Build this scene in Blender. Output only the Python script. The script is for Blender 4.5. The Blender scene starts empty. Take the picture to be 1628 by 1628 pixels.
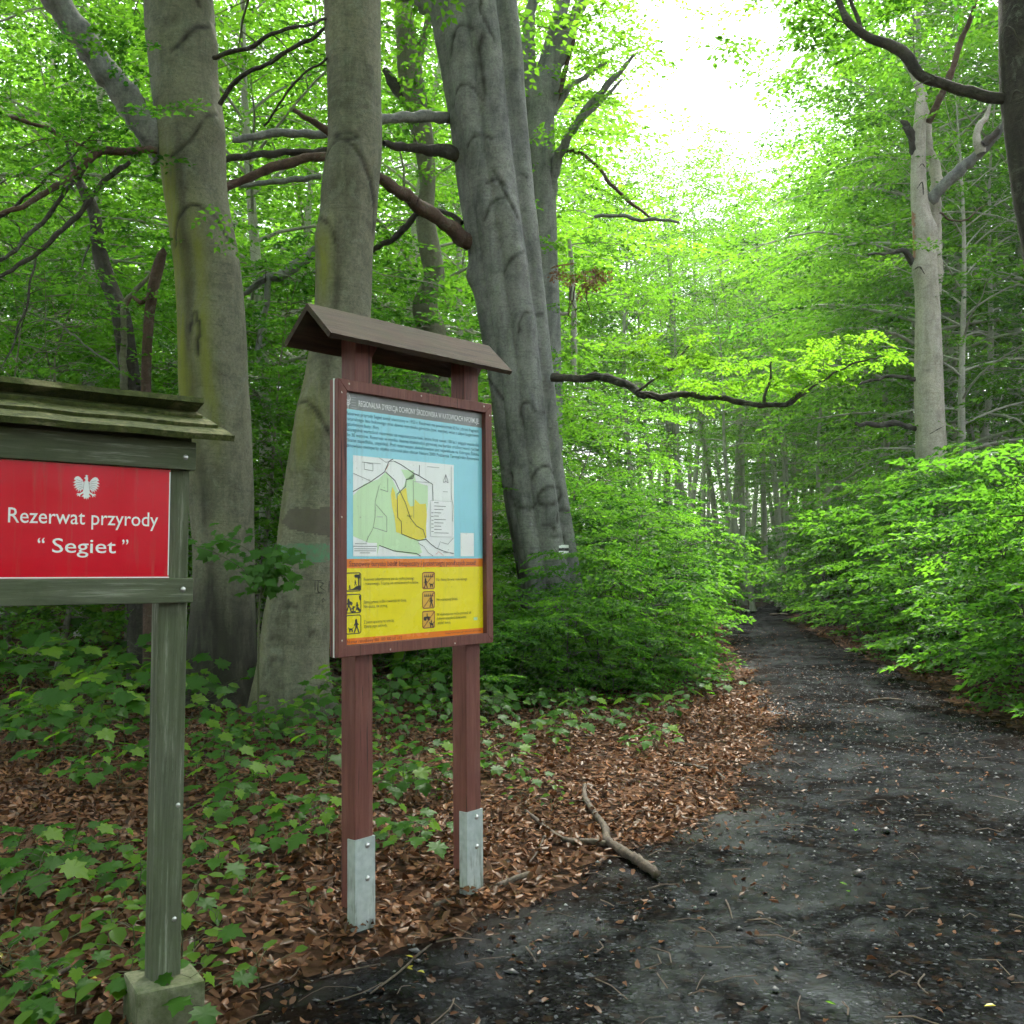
import bpy, bmesh, math, random
import numpy as np
from mathutils import Vector, Matrix, noise
from mathutils.bvhtree import BVHTree

# ------------------------------------------------------------------ camera, sky, sun
scene = bpy.context.scene
COL = scene.collection
FPX = 1628.0
HORIZON = 908.0
EYE = 1.6
TH = math.atan((HORIZON - 814.0) / FPX)
cam_d = bpy.data.cameras.new('camera')
cam_d.sensor_width = 36.0
cam_d.lens = 36.0
cam_d.clip_start = 0.05
cam_d.clip_end = 3000.0
cam = bpy.data.objects.new('camera', cam_d)
COL.objects.link(cam)
cam.location = (0, 0, EYE)
cam.rotation_euler = (math.pi / 2 + TH, 0, 0)
scene.camera = cam

SUN_EL, SUN_AZ = math.radians(57), math.radians(9)      # azimuth measured from +Y towards +X
w = bpy.data.worlds.new('World')
scene.world = w
w.use_nodes = True
wn = w.node_tree.nodes
wl = w.node_tree.links
bg = wn['Background']
sky = wn.new('ShaderNodeTexSky')
sky.sky_type = 'NISHITA'
sky.sun_disc = False
sky.sun_elevation = SUN_EL
sky.sun_rotation = SUN_AZ
sky.dust_density = 3.0
sky.ozone_density = 0.6
hs = wn.new('ShaderNodeHueSaturation')                    # a veil of cloud takes the blue out of the sky
hs.inputs['Saturation'].default_value = 0.40
wl.new(sky.outputs[0], hs.inputs['Color'])
wl.new(hs.outputs[0], bg.inputs['Color'])
bg.inputs['Strength'].default_value = 0.15

sd = bpy.data.lights.new('sun', 'SUN')
sd.energy = 3.0
sd.angle = math.radians(10)
sd.color = (1.0, 0.96, 0.88)
sun = bpy.data.objects.new('sun', sd)
COL.objects.link(sun)
sdir = Vector((math.sin(SUN_AZ) * math.cos(SUN_EL), math.cos(SUN_AZ) * math.cos(SUN_EL), math.sin(SUN_EL)))
sun.rotation_euler = sdir.to_track_quat('Z', 'Y').to_euler()
sun.location = (0, 0, 40)

scene.view_settings.view_transform = 'Standard'
scene.view_settings.look = 'None'
scene.view_settings.exposure = 2.0
scene.view_settings.gamma = 1.0
scene.render.engine = 'CYCLES'
scene.cycles.debug_use_spatial_splits = True
scene.cycles.use_adaptive_sampling = True
scene.cycles.adaptive_threshold = 0.03
scene.cycles.adaptive_min_samples = 12
scene.cycles.max_bounces = 4
scene.cycles.diffuse_bounces = 3
scene.cycles.glossy_bounces = 1
scene.cycles.transmission_bounces = 3
scene.cycles.transparent_max_bounces = 4

# ------------------------------------------------------------------ helpers
RNG = np.random.default_rng(11)
random.seed(5)
FWD = Vector((0, math.cos(TH), math.sin(TH)))
UPV = Vector((0, -math.sin(TH), math.cos(TH)))
CAM = Vector((0, 0, EYE))


def ray(px, py):
    return Vector((1, 0, 0)) * ((px - 814) / FPX) + UPV * ((814 - py) / FPX) + FWD


def at(px, py, d):
    r = ray(px, py)
    return CAM + r * (d / r.y)


def gnd(px, py):
    r = ray(px, py)
    p = CAM + r * (-EYE / r.z)
    return p


def tag(o, label=None, cat=None, group=None, kind=None):
    if label: o['label'] = label
    if cat: o['category'] = cat
    if group: o['group'] = group
    if kind: o['kind'] = kind
    return o


def empty(name, loc=(0, 0, 0), rz=0.0):
    o = bpy.data.objects.new(name, None)
    o.empty_display_size = 0.2
    COL.objects.link(o)
    o.location = loc
    o.rotation_euler = (0, 0, rz)
    return o


def link(name, me, mat=None, parent=None, loc=None):
    o = bpy.data.objects.new(name, me)
    COL.objects.link(o)
    if mat is not None:
        if len(me.materials) == 0:
            me.materials.append(mat)
    if parent is not None: o.parent = parent
    if loc is not None: o.location = loc
    return o


def copy_tree(o, parent=None):
    c = o.copy()
    COL.objects.link(c)
    c.parent = parent
    for ch in [k for k in ALLCH(o)]:
        copy_tree(ch, c)
    return c


def ALLCH(o):
    return list(o.children)


def mesh_np(name, V, F, attrs=None, smooth=False):
    V = np.asarray(V, dtype=np.float32)
    F = np.asarray(F, dtype=np.int32)
    me = bpy.data.meshes.new(name)
    m, k = F.shape
    me.vertices.add(len(V))
    me.vertices.foreach_set('co', V.ravel())
    me.loops.add(m * k)
    me.loops.foreach_set('vertex_index', F.ravel())
    me.polygons.add(m)
    me.polygons.foreach_set('loop_start', np.arange(0, m * k, k, dtype=np.int32))
    if attrs:
        for an, av in attrs.items():
            a = me.attributes.new(an, 'FLOAT', 'POINT')
            a.data.foreach_set('value', np.asarray(av, dtype=np.float32))
    me.update(calc_edges=True)
    if smooth:
        me.polygons.foreach_set('use_smooth', np.ones(m, dtype=bool))
    return me


class MB:
    """collects polygons of one part"""
    def __init__(self):
        self.v, self.f = [], []

    def add(self, vs, fs):
        b = len(self.v)
        self.v += [tuple(p) for p in vs]
        self.f += [tuple(i + b for i in f) for f in fs]
        return self

    def box(self, x0, x1, y0, y1, z0, z1, bev=0.0):
        if bev <= 0:
            vs = [(x, y, z) for z in (z0, z1) for y in (y0, y1) for x in (x0, x1)]
            return self.add(vs, [(0, 2, 3, 1), (4, 5, 7, 6), (0, 1, 5, 4), (2, 6, 7, 3), (0, 4, 6, 2), (1, 3, 7, 5)])
        bm = bmesh.new()
        bmesh.ops.create_cube(bm, size=1)
        for v in bm.verts:
            v.co = Vector((x0 + (v.co.x + .5) * (x1 - x0), y0 + (v.co.y + .5) * (y1 - y0), z0 + (v.co.z + .5) * (z1 - z0)))
        bmesh.ops.bevel(bm, geom=bm.edges[:], offset=bev, segments=2, profile=.6, affect='EDGES')
        bm.verts.index_update()
        self.add([v.co for v in bm.verts], [[v.index for v in f.verts] for f in bm.faces])
        bm.free()
        return self

    def dome(self, c, axis, r, h, n=14, rings=4):
        a = Vector(axis).normalized()
        t = a.orthogonal().normalized()
        b = a.cross(t)
        vs, fs = [], []
        for i in range(rings):
            q = i / rings * math.pi / 2
            for j in range(n):
                ph = 2 * math.pi * j / n
                vs.append(Vector(c) + (t * math.cos(ph) + b * math.sin(ph)) * (r * math.cos(q)) + a * (h * math.sin(q)))
        vs.append(Vector(c) + a * h)
        for i in range(rings - 1):
            for j in range(n):
                fs.append((i * n + j, i * n + (j + 1) % n, (i + 1) * n + (j + 1) % n, (i + 1) * n + j))
        for j in range(n):
            fs.append(((rings - 1) * n + j, (rings - 1) * n + (j + 1) % n, rings * n))
        return self.add(vs, fs)

    def tube(self, pts, rad, n=8, jit=0.0):
        V, F = tube_np(pts, rad, n, jit)
        return self.add(V.tolist(), F.tolist())

    def flat(self, pts, y):
        """ngon in the local xz plane facing -y"""
        vs = [(p[0], y, p[1]) for p in pts]
        ar = sum(pts[i][0] * pts[(i + 1) % len(pts)][1] - pts[(i + 1) % len(pts)][0] * pts[i][1] for i in range(len(pts)))
        idx = list(range(len(pts)))
        if ar < 0: idx.reverse()
        return self.add(vs, [idx])

    def line(self, pts, wd, y):
        for i in range(len(pts) - 1):
            a, b = Vector(pts[i]), Vector(pts[i + 1])
            t = (b - a)
            if t.length < 1e-6: continue
            t.normalize()
            nrm = Vector((-t.y, t.x)) * (wd / 2)
            e = t * (wd * .4)
            self.flat([(a - e) - nrm, (b + e) - nrm, (b + e) + nrm, (a - e) + nrm], y - 0.00001 * (i % 7))
        return self

    def build(self, name, mat=None, parent=None, smooth=False):
        me = bpy.data.meshes.new(name)
        me.from_pydata(self.v, [], self.f)
        me.update()
        if smooth:
            for p in me.polygons: p.use_smooth = True
        return link(name, me, mat, parent)


def catmull(pts, step):
    P = np.array([list(p) for p in pts], dtype=float)
    if len(P) < 3:
        n = max(2, int(np.linalg.norm(P[-1] - P[0]) / step) + 1)
        t = np.linspace(0, 1, n)[:, None]
        return P[0] * (1 - t) + P[-1] * t
    out = []
    Q = np.vstack([2 * P[0] - P[1], P, 2 * P[-1] - P[-2]])
    for i in range(1, len(Q) - 2):
        p0, p1, p2, p3 = Q[i - 1], Q[i], Q[i + 1], Q[i + 2]
        n = max(1, int(np.linalg.norm((p2 - p1)[:3]) / step))
        for k in range(n):
            t = k / n
            out.append(.5 * ((2 * p1) + (-p0 + p2) * t + (2 * p0 - 5 * p1 + 4 * p2 - p3) * t * t + (-p0 + 3 * p1 - 3 * p2 + p3) * t ** 3))
    out.append(P[-1])
    return np.array(out)


def tube_np(pts, rad, n=8, jit=0.0):
    P = np.array([list(p) for p in pts], dtype=float)
    m = len(P)
    R = np.asarray(rad, dtype=float) * np.ones(m)
    T = np.gradient(P, axis=0)
    T /= np.linalg.norm(T, axis=1)[:, None] + 1e-9
    up = np.array([0.31, 0.17, 0.93]) if abs(T[0][2]) < .8 else np.array([1.0, .1, 0])
    V = np.zeros((m, n, 3))
    ph = np.arange(n) * 2 * math.pi / n
    u = up - T[0] * np.dot(up, T[0])
    for i in range(m):
        u = u - T[i] * np.dot(u, T[i])
        u /= np.linalg.norm(u) + 1e-9
        v = np.cross(T[i], u)
        rr = R[i] * (1 + (jit * RNG.normal(size=n) if jit else 0))
        V[i] = P[i] + (np.cos(ph) * rr)[:, None] * u + (np.sin(ph) * rr)[:, None] * v
    V = V.reshape(-1, 3)
    I, J = np.meshgrid(np.arange(m - 1), np.arange(n), indexing='ij')
    a = (I * n + J).ravel()
    b = (I * n + (J + 1) % n).ravel()
    F = np.stack([a, b, b + n, a + n], axis=1)
    return V, F


# ------------------------------------------------------------------ materials
class NT:
    def __init__(self, name):
        self.m = bpy.data.materials.new(name)
        self.m.use_nodes = True
        self.t = self.m.node_tree
        self.t.nodes.clear()
        self.out = self.n('ShaderNodeOutputMaterial')

    def n(self, typ, **kw):
        nd = self.t.nodes.new(typ)
        for k, v in kw.items(): setattr(nd, k, v)
        return nd

    def l(self, a, b):
        self.t.links.new(a, b)

    def set(self, sock, v):
        if hasattr(v, 'is_linked') or isinstance(v, bpy.types.NodeSocket): self.l(v, sock)
        else: sock.default_value = v

    def coord(self, scale=(1, 1, 1), which='Object', rot=(0, 0, 0)):
        tc = self.n('ShaderNodeTexCoord')
        mp = self.n('ShaderNodeMapping')
        mp.inputs['Scale'].default_value = scale
        mp.inputs['Rotation'].default_value = rot
        self.l(tc.outputs[which], mp.inputs['Vector'])
        return mp.outputs[0]

    def noise(self, vec, scale, detail=5, rough=.6, dist=0.0):
        nd = self.n('ShaderNodeTexNoise')
        self.l(vec, nd.inputs['Vector'])
        nd.inputs['Scale'].default_value = scale
        nd.inputs['Detail'].default_value = detail
        nd.inputs['Roughness'].default_value = rough
        nd.inputs['Distortion'].default_value = dist
        return nd.outputs[0]

    def voro(self, vec, scale, out='Distance', feat='F1'):
        nd = self.n('ShaderNodeTexVoronoi', feature=feat)
        self.l(vec, nd.inputs['Vector'])
        nd.inputs['Scale'].default_value = scale
        return nd.outputs[out]

    def ramp(self, fac, stops):
        nd = self.n('ShaderNodeValToRGB')
        cr = nd.color_ramp
        while len(cr.elements) < len(stops): cr.elements.new(.5)
        for e, (p, c) in zip(cr.elements, stops):
            e.position = p
            e.color = (c, c, c, 1) if isinstance(c, (int, float)) else (*c, 1)
        self.l(fac, nd.inputs[0])
        return nd.outputs[0]

    def mix(self, fac, a, b, mode='MIX'):
        nd = self.n('ShaderNodeMix', data_type='RGBA', blend_type=mode)
        self.set(nd.inputs[0], fac)
        for s, v in ((nd.inputs[6], a), (nd.inputs[7], b)):
            self.set(s, (*v, 1) if isinstance(v, tuple) and len(v) == 3 else v)
        return nd.outputs[2]

    def math(self, op, a, b=0.0, clamp=False):
        nd = self.n('ShaderNodeMath', operation=op, use_clamp=clamp)
        self.set(nd.inputs[0], a)
        self.set(nd.inputs[1], b)
        return nd.outputs[0]

    def attr(self, name):
        nd = self.n('ShaderNodeAttribute', attribute_name=name)
        return nd.outputs['Fac']

    def rand(self):
        return self.n('ShaderNodeObjectInfo').outputs['Random']

    def bump(self, h, strength, dist=.01, prev=None):
        nd = self.n('ShaderNodeBump')
        nd.inputs['Strength'].default_value = strength
        nd.inputs['Distance'].default_value = dist
        self.l(h, nd.inputs['Height'])
        if prev is not None: self.l(prev, nd.inputs['Normal'])
        return nd.outputs[0]

    def pbr(self, col, rough=.6, normal=None, metal=0.0, spec=.5, coat=0.0, coat_r=.1):
        p = self.n('ShaderNodeBsdfPrincipled')
        self.set(p.inputs['Base Color'], (*col, 1) if isinstance(col, tuple) and len(col) == 3 else col)
        self.set(p.inputs['Roughness'], rough)
        p.inputs['Metallic'].default_value = metal
        p.inputs['Specular IOR Level'].default_value = spec
        p.inputs['Coat Weight'].default_value = coat
        p.inputs['Coat Roughness'].default_value = coat_r
        if normal is not None: self.l(normal, p.inputs['Normal'])
        self.l(p.outputs[0], self.out.inputs[0])
        return self.m


def leaf_mat(name, c_dark, c_light, t_dark, t_light, trans=.5, gloss=.06, obj_var=.35, gr=.38):
    k = NT(name)
    lr = k.attr('lr')
    sr = k.attr('sr')
    rn = k.rand()
    f = k.math('ADD', k.math('MULTIPLY', lr, .35), k.math('ADD', k.math('MULTIPLY', sr, .65 - obj_var * .5), k.math('MULTIPLY', rn, obj_var * .5)), True)
    dif = k.mix(f, c_dark, c_light)
    tr = k.mix(f, t_dark, t_light)
    d = k.n('ShaderNodeBsdfDiffuse'); k.l(dif, d.inputs[0])
    t = k.n('ShaderNodeBsdfTranslucent'); k.l(tr, t.inputs[0])
    m1 = k.n('ShaderNodeMixShader'); m1.inputs[0].default_value = trans
    k.l(d.outputs[0], m1.inputs[1]); k.l(t.outputs[0], m1.inputs[2])
    g = k.n('ShaderNodeBsdfGlossy'); g.inputs['Roughness'].default_value = gr
    g.inputs[0].default_value = (.9, .95, .9, 1)
    m2 = k.n('ShaderNodeMixShader'); m2.inputs[0].default_value = gloss
    k.l(m1.outputs[0], m2.inputs[1]); k.l(g.outputs[0], m2.inputs[2])
    k.l(m2.outputs[0], k.out.inputs[0])
    return k.m


M = {}
M['leaf'] = leaf_mat('beech_leaf', (.016, .062, .008), (.058, .155, .014), (.034, .165, .014), (.33, .70, .034), .57, .007)
M['leaf_bright'] = leaf_mat('young_beech_leaf', (.06, .15, .008), (.12, .24, .012), (.15, .40, .012), (.31, .60, .03), .55, .008)
M['leaf_shrub'] = leaf_mat('undergrowth_leaf', (.014, .060, .009), (.052, .155, .016), (.030, .155, .014), (.26, .61, .030), .52, .010)
M['leaf_maple'] = leaf_mat('maple_leaf', (.008, .044, .006), (.045, .125, .014), (.025, .13, .006), (.15, .42, .016), .40, .010)
M['leaf_pale'] = leaf_mat('pale_seedling_leaf', (.050, .115, .010), (.105, .205, .016), (.10, .28, .01), (.26, .54, .02), .40, .010)
M['leaf_dead'] = leaf_mat('withered_leaf', (.20, .09, .05), (.34, .17, .10), (.2, .08, .04), (.3, .14, .07), .3, .03)
M['leaf_yellow'] = leaf_mat('yellow_leaf', (.42, .36, .03), (.55, .50, .08), (.4, .34, .03), (.5, .45, .06), .35, .04)
M['litter'] = leaf_mat('litter_leaf', (.022, .010, .005), (.250, .112, .050), (.05, .02, .008), (.16, .07, .03), .12, .022, .0, .40)


def bark_mat(name, c0, c1, alg=(.20, .22, .022), ring=1.0, alg_amt=1.0, rough=.75):
    k = NT(name)
    v1 = k.coord((1, 1, 1))
    vs = k.coord((2.4, 2.4, .42))                     # damp streaks running down
    vh = k.coord((1.1, 1.1, 14))                      # fine horizontal wrinkles
    big = k.noise(v1, 1.1, 6, .65, .8)
    stk = k.noise(vs, 1.9, 7, .68, .9)
    wr = k.noise(vh, 2.4, 7, .7, 1.2)
    fine = k.noise(v1, 32, 6, .75)
    mid = k.noise(v1, 6.0, 7, .72, .6)
    col = k.mix(k.ramp(stk, [(.34, 0), (.64, 1)]), c0, c1)
    col = k.mix(k.math('MULTIPLY', k.ramp(big, [(.44, 0), (.60, 1)]), .6), col, tuple(x * y for x, y in zip(c1, (1.22, 1.20, 1.14))))
    col = k.mix(k.math('MULTIPLY', k.ramp(mid, [(.36, 1), (.50, 0)]), .38), col, tuple(x * .45 for x in c0))
    lich = k.ramp(k.noise(v1, 3.2, 8, .78, 1.4), [(.55, 0), (.60, 1)])
    col = k.mix(k.math('MULTIPLY', lich, .42), col, tuple(.35 * x + .20 * y for x, y in zip(c1, (.80, .92, .70))))
    col = k.mix(k.math('MULTIPLY', k.ramp(wr, [(.52, 0), (.70, 1)]), .42 * ring), col, tuple(x * .45 for x in c0))
    col = k.mix(k.math('MULTIPLY', k.ramp(fine, [(.38, 1), (.58, 0)]), .40), col, tuple(x * .45 for x in c0))
    spots = k.ramp(k.voro(v1, 9.0), [(.035, 1), (.075, 0)])
    col = k.mix(k.math('MULTIPLY', spots, .6), col, tuple(x * .30 for x in c0))
    a = k.math('MULTIPLY', k.attr('alg'), k.ramp(k.noise(vs, 2.3, 6, .65, .8), [(.30, .20), (.60, 1)]), True)
    col = k.mix(k.math('MULTIPLY', a, alg_amt, True), col, alg)
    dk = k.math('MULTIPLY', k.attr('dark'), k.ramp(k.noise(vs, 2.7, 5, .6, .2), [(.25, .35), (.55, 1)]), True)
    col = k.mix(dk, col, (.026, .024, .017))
    sc = k.math('MULTIPLY', k.attr('scar'), k.ramp(fine, [(.25, .6), (.5, 1)]), True)
    col = k.mix(k.math('MULTIPLY', sc, 1.35, True), col, (.022, .020, .012))
    b = k.bump(wr, .45, .014)
    b = k.bump(fine, .45, .007, b)
    b = k.bump(mid, .22, .012, b)
    b = k.bump(stk, .25, .02, b)
    return k.pbr(col, rough, b, spec=.25)


M['bark'] = bark_mat('beech_bark', (.100, .102, .066), (.215, .210, .145))
M['bark_grey'] = bark_mat('grey_beech_bark', (.112, .116, .108), (.280, .284, .268))
M['bark_pale'] = bark_mat('pale_dead_bark', (.30, .275, .215), (.52, .49, .41), ring=.8)
M['bark_dark'] = bark_mat('dark_bark', (.030, .027, .022), (.080, .072, .058), rough=.85)
M['bark_brown'] = bark_mat('brown_dead_wood', (.060, .036, .026), (.150, .098, .072), rough=.85)
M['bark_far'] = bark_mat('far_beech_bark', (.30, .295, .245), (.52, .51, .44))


def simple(name, col, rough=.6, metal=0.0, spec=.5, var=.0, scale=8):
    k = NT(name)
    c = col
    if var:
        c = k.mix(k.math('MULTIPLY', k.noise(k.coord(), scale, 5, .6), var), col, tuple(x * .35 for x in col))
    return k.pbr(c, rough, None, metal, spec)


M['scar'] = simple('bark_scar', (.075, .068, .050), .9, var=.7, scale=30)
M['twig'] = simple('fresh_twig', (.095, .095, .055), .8, var=.5)
M['stem_green'] = simple('seedling_stem', (.075, .085, .03), .7, var=.5)


def wood_red():
    k = NT('red_brown_stained_wood')
    v = k.coord((18, 18, .9))
    g = k.noise(v, 3.0, 6, .65, .6)
    blot = k.noise(k.coord(), 3.1, 4, .55)
    kn = k.ramp(k.voro(k.coord((5, 5, 1.6)), 1.5), [(.04, 1), (.11, 0)])
    col = k.mix(k.ramp(g, [(.3, 0), (.7, 1)]), (.120, .036, .026), (.225, .082, .058))
    col = k.mix(k.math('MULTIPLY', k.ramp(blot, [(.4, 0), (.7, 1)]), .4), col, (.075, .020, .018))
    col = k.mix(k.math('MULTIPLY', kn, .75), col, (.035, .012, .010))
    crk = k.ramp(k.noise(k.coord((26, 26, .5)), 2.6, 4, .6, .3), [(.60, 0), (.64, 1)])
    col = k.mix(k.math('MULTIPLY', crk, .8), col, (.022, .010, .008))
    fade = k.noise(k.coord((7, 7, 1.2)), 2.0, 6, .7)
    col = k.mix(k.math('MULTIPLY', k.ramp(fade, [(.52, 0), (.70, 1)]), .45), col, (.26, .135, .105))
    b = k.bump(g, .3, .004)
    b = k.bump(crk, -.5, .004, b)
    return k.pbr(col, .58, b, spec=.35)


def wood_roof():
    k = NT('weathered_brown_board')
    v = k.coord((.9, 14, 14))
    g = k.noise(v, 3.0, 7, .68, .8)
    blot = k.noise(k.coord(), 4.0, 5, .6)
    kn = k.ramp(k.voro(k.coord((2.2, 6, 6)), 1.7), [(.03, 1), (.10, 0)])
    col = k.mix(k.ramp(g, [(.3, 0), (.7, 1)]), (.026, .016, .010), (.080, .050, .029))
    col = k.mix(k.math('MULTIPLY', k.ramp(blot, [(.45, 0), (.65, 1)]), .55), col, (.034, .036, .012))
    col = k.mix(k.math('MULTIPLY', kn, .7), col, (.025, .014, .010))
    b = k.bump(g, .55, .006)
    return k.pbr(col, .8, b, spec=.25)


def wood_moss(name, axis, mossy):
    k = NT(name)
    sc = {'x': (.8, 16, 16), 'z': (16, 16, .8)}[axis]
    g = k.noise(k.coord(sc), 3.0, 7, .68, .7)
    blot = k.noise(k.coord(), 5.5, 6, .65)
    blot2 = k.noise(k.coord(), 1.7, 4, .55)
    col = k.mix(k.ramp(g, [(.3, 0), (.7, 1)]), (.056, .068, .040), (.150, .162, .108))
    col = k.mix(k.math('MULTIPLY', k.ramp(blot2, [(.4, 0), (.65, 1)]), .6), col, (.070, .095, .036))
    if mossy:
        mg = k.noise(k.coord(), 38, 5, .7)
        mc = k.mix(k.ramp(mg, [(.3, 0), (.7, 1)]), (.016, .026, .005), (.075, .088, .018))
        col = k.mix(k.ramp(blot, [(.30, 0), (.47, 1)]), (.24, .215, .11), mc)
        col = k.mix(k.ramp(k.noise(k.coord((1.0, 3, 3)), 4.5, 6, .7), [(.58, 0), (.72, 1)]), col, (.27, .25, .13))
        b = k.bump(mg, .8, .012)
    else:
        col = k.mix(k.math('MULTIPLY', k.ramp(k.noise(k.coord(tuple(s * .5 for s in sc)), 6, 6, .75), [(.54, 0), (.66, 1)]), .7), col, (.30, .32, .25))
        col = k.mix(k.math('MULTIPLY', k.ramp(blot, [(.55, 0), (.75, 1)]), .5), col, (.035, .045, .020))
        b = k.bump(g, .5, .005)
    return k.pbr(col, .82, b, spec=.25)


M['wood_red'] = wood_red()
M['wood_roof'] = wood_roof()
M['wood_post'] = wood_moss('algae_green_wood', 'z', False)
M['wood_rail'] = wood_moss('algae_green_rail', 'x', False)
M['wood_mossy'] = wood_moss('mossy_roof_plank', 'x', True)


def galvanised():
    k = NT('galvanised_steel')
    n1 = k.noise(k.coord((6, 6, .8)), 4, 6, .7, .4)
    z = k.n('ShaderNodeSeparateXYZ'); k.l(k.coord(), z.inputs[0])
    low = k.ramp(z.outputs[2], [(.0, 1), (.34, .15)])
    st = k.math('MULTIPLY', k.ramp(n1, [(.50, 0), (.60, 1)]), low)
    col = k.mix(k.ramp(k.noise(k.coord(), 30, 3, .5), [(.3, 0), (.7, 1)]), (.42, .49, .47), (.56, .62, .60))
    col = k.mix(k.math('MULTIPLY', st, .85), col, (.16, .18, .12))
    return k.pbr(col, .48, k.bump(n1, .1, .002), metal=.35)


M['galv'] = galvanised()
M['bolt'] = simple('zinc_bolt', (.62, .62, .60), .32, .85)
M['screw'] = simple('screw_head', (.60, .52, .42), .4, .6)


def concrete():
    k = NT('mossy_concrete')
    n1 = k.noise(k.coord(), 9, 7, .7)
    n2 = k.noise(k.coord(), 60, 4, .6)
    col = k.mix(k.ramp(n1, [(.35, 0), (.65, 1)]), (.085, .105, .045), (.205, .205, .135))
    col = k.mix(k.math('MULTIPLY', k.ramp(n2, [(.5, 0), (.7, 1)]), .4), col, (.06, .065, .035))
    return k.pbr(col, .9, k.bump(n2, .5, .006, k.bump(n1, .4, .015)), spec=.2)


M['concrete'] = concrete()


def prnt(name, col, rough=.32, coat=.0):
    k = NT(name)
    n1 = k.noise(k.coord(), 2.3, 6, .65)
    c = k.mix(k.math('MULTIPLY', k.ramp(n1, [(.42, 0), (.72, 1)]), .16), col, tuple(x * .55 for x in col))
    st = k.noise(k.coord((11, 11, .7)), 2.2, 6, .7, .4)          # rain streaks
    c = k.mix(k.math('MULTIPLY', k.ramp(st, [(.55, 0), (.72, 1)]), .22), c, (.20, .20, .14))
    sp = k.ramp(k.noise(k.coord(), 60, 4, .7), [(.66, 0), (.72, 1)])  # specks of dirt
    c = k.mix(k.math('MULTIPLY', sp, .5), c, (.10, .09, .05))
    n2 = k.ramp(k.noise(k.coord(), 5, 4, .6), [(.3, rough * .7), (.7, rough * 1.7)])
    return k.pbr(c, n2, None, spec=.5, coat=coat, coat_r=.18)


M['p_red'] = prnt('sign_red', (.70, .004, .022), .06)
M['p_red'].node_tree.nodes['Principled BSDF'].inputs['Specular IOR Level'].default_value = .22
M['p_white'] = prnt('print_white', (.90, .90, .89), .4)
M['p_eagle_line'] = prnt('print_feather_grey', (.36, .27, .27), .4)
M['p_grey'] = prnt('print_grey', (.200, .215, .205), .30)
M['p_blue'] = prnt('print_sky_blue', (.270, .660, .780), .16)
M['p_orange'] = prnt('print_orange', (.84, .215, .020), .22)
M['p_yellow'] = prnt('print_yellow', (.90, .74, .008), .22)
M['p_navy'] = prnt('print_navy', (.020, .110, .165), .4)
M['p_black'] = prnt('print_black', (.014, .013, .012), .4)
M['p_olive'] = prnt('print_dark_olive', (.13, .10, .012), .4)
M['p_darkred'] = prnt('print_dark_red', (.22, .025, .020), .4)
M['p_map'] = prnt('print_map_paper', (.86, .88, .86), .18)
M['p_mapgreen'] = prnt('print_map_green', (.58, .80, .48), .18)
M['p_mapyellow'] = prnt('print_map_yellow', (.82, .68, .05), .18)
M['p_greyline'] = prnt('print_grey_line', (.16, .16, .15), .4)
M['p_softgrey'] = prnt('print_soft_grey', (.40, .42, .40), .4)
M['p_pink'] = prnt('print_pink', (.62, .22, .18), .4)


def ground_mat():
    k = NT('forest_floor')
    v = k.coord()
    vo = k.n('ShaderNodeTexVoronoi'); k.l(v, vo.inputs['Vector']); vo.inputs['Scale'].default_value = 15
    vsep = k.n('ShaderNodeSeparateColor'); k.l(vo.outputs['Color'], vsep.inputs[0])
    cell = k.ramp(vsep.outputs[0], [(.0, (.012, .007, .004)), (.35, (.036, .018, .010)), (.7, (.085, .044, .024)), (1, (.15, .080, .044))])
    big = k.noise(v, .8, 5, .6)
    col = k.mix(k.ramp(big, [(.35, .55), (.65, .05)]), cell, (.014, .010, .006))
    n2 = k.noise(v, 30, 5, .7)
    b = k.bump(vo.outputs['Distance'], .8, .03)
    b = k.bump(n2, .5, .02, b)
    return k.pbr(col, .9, b, spec=.04)


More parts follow.
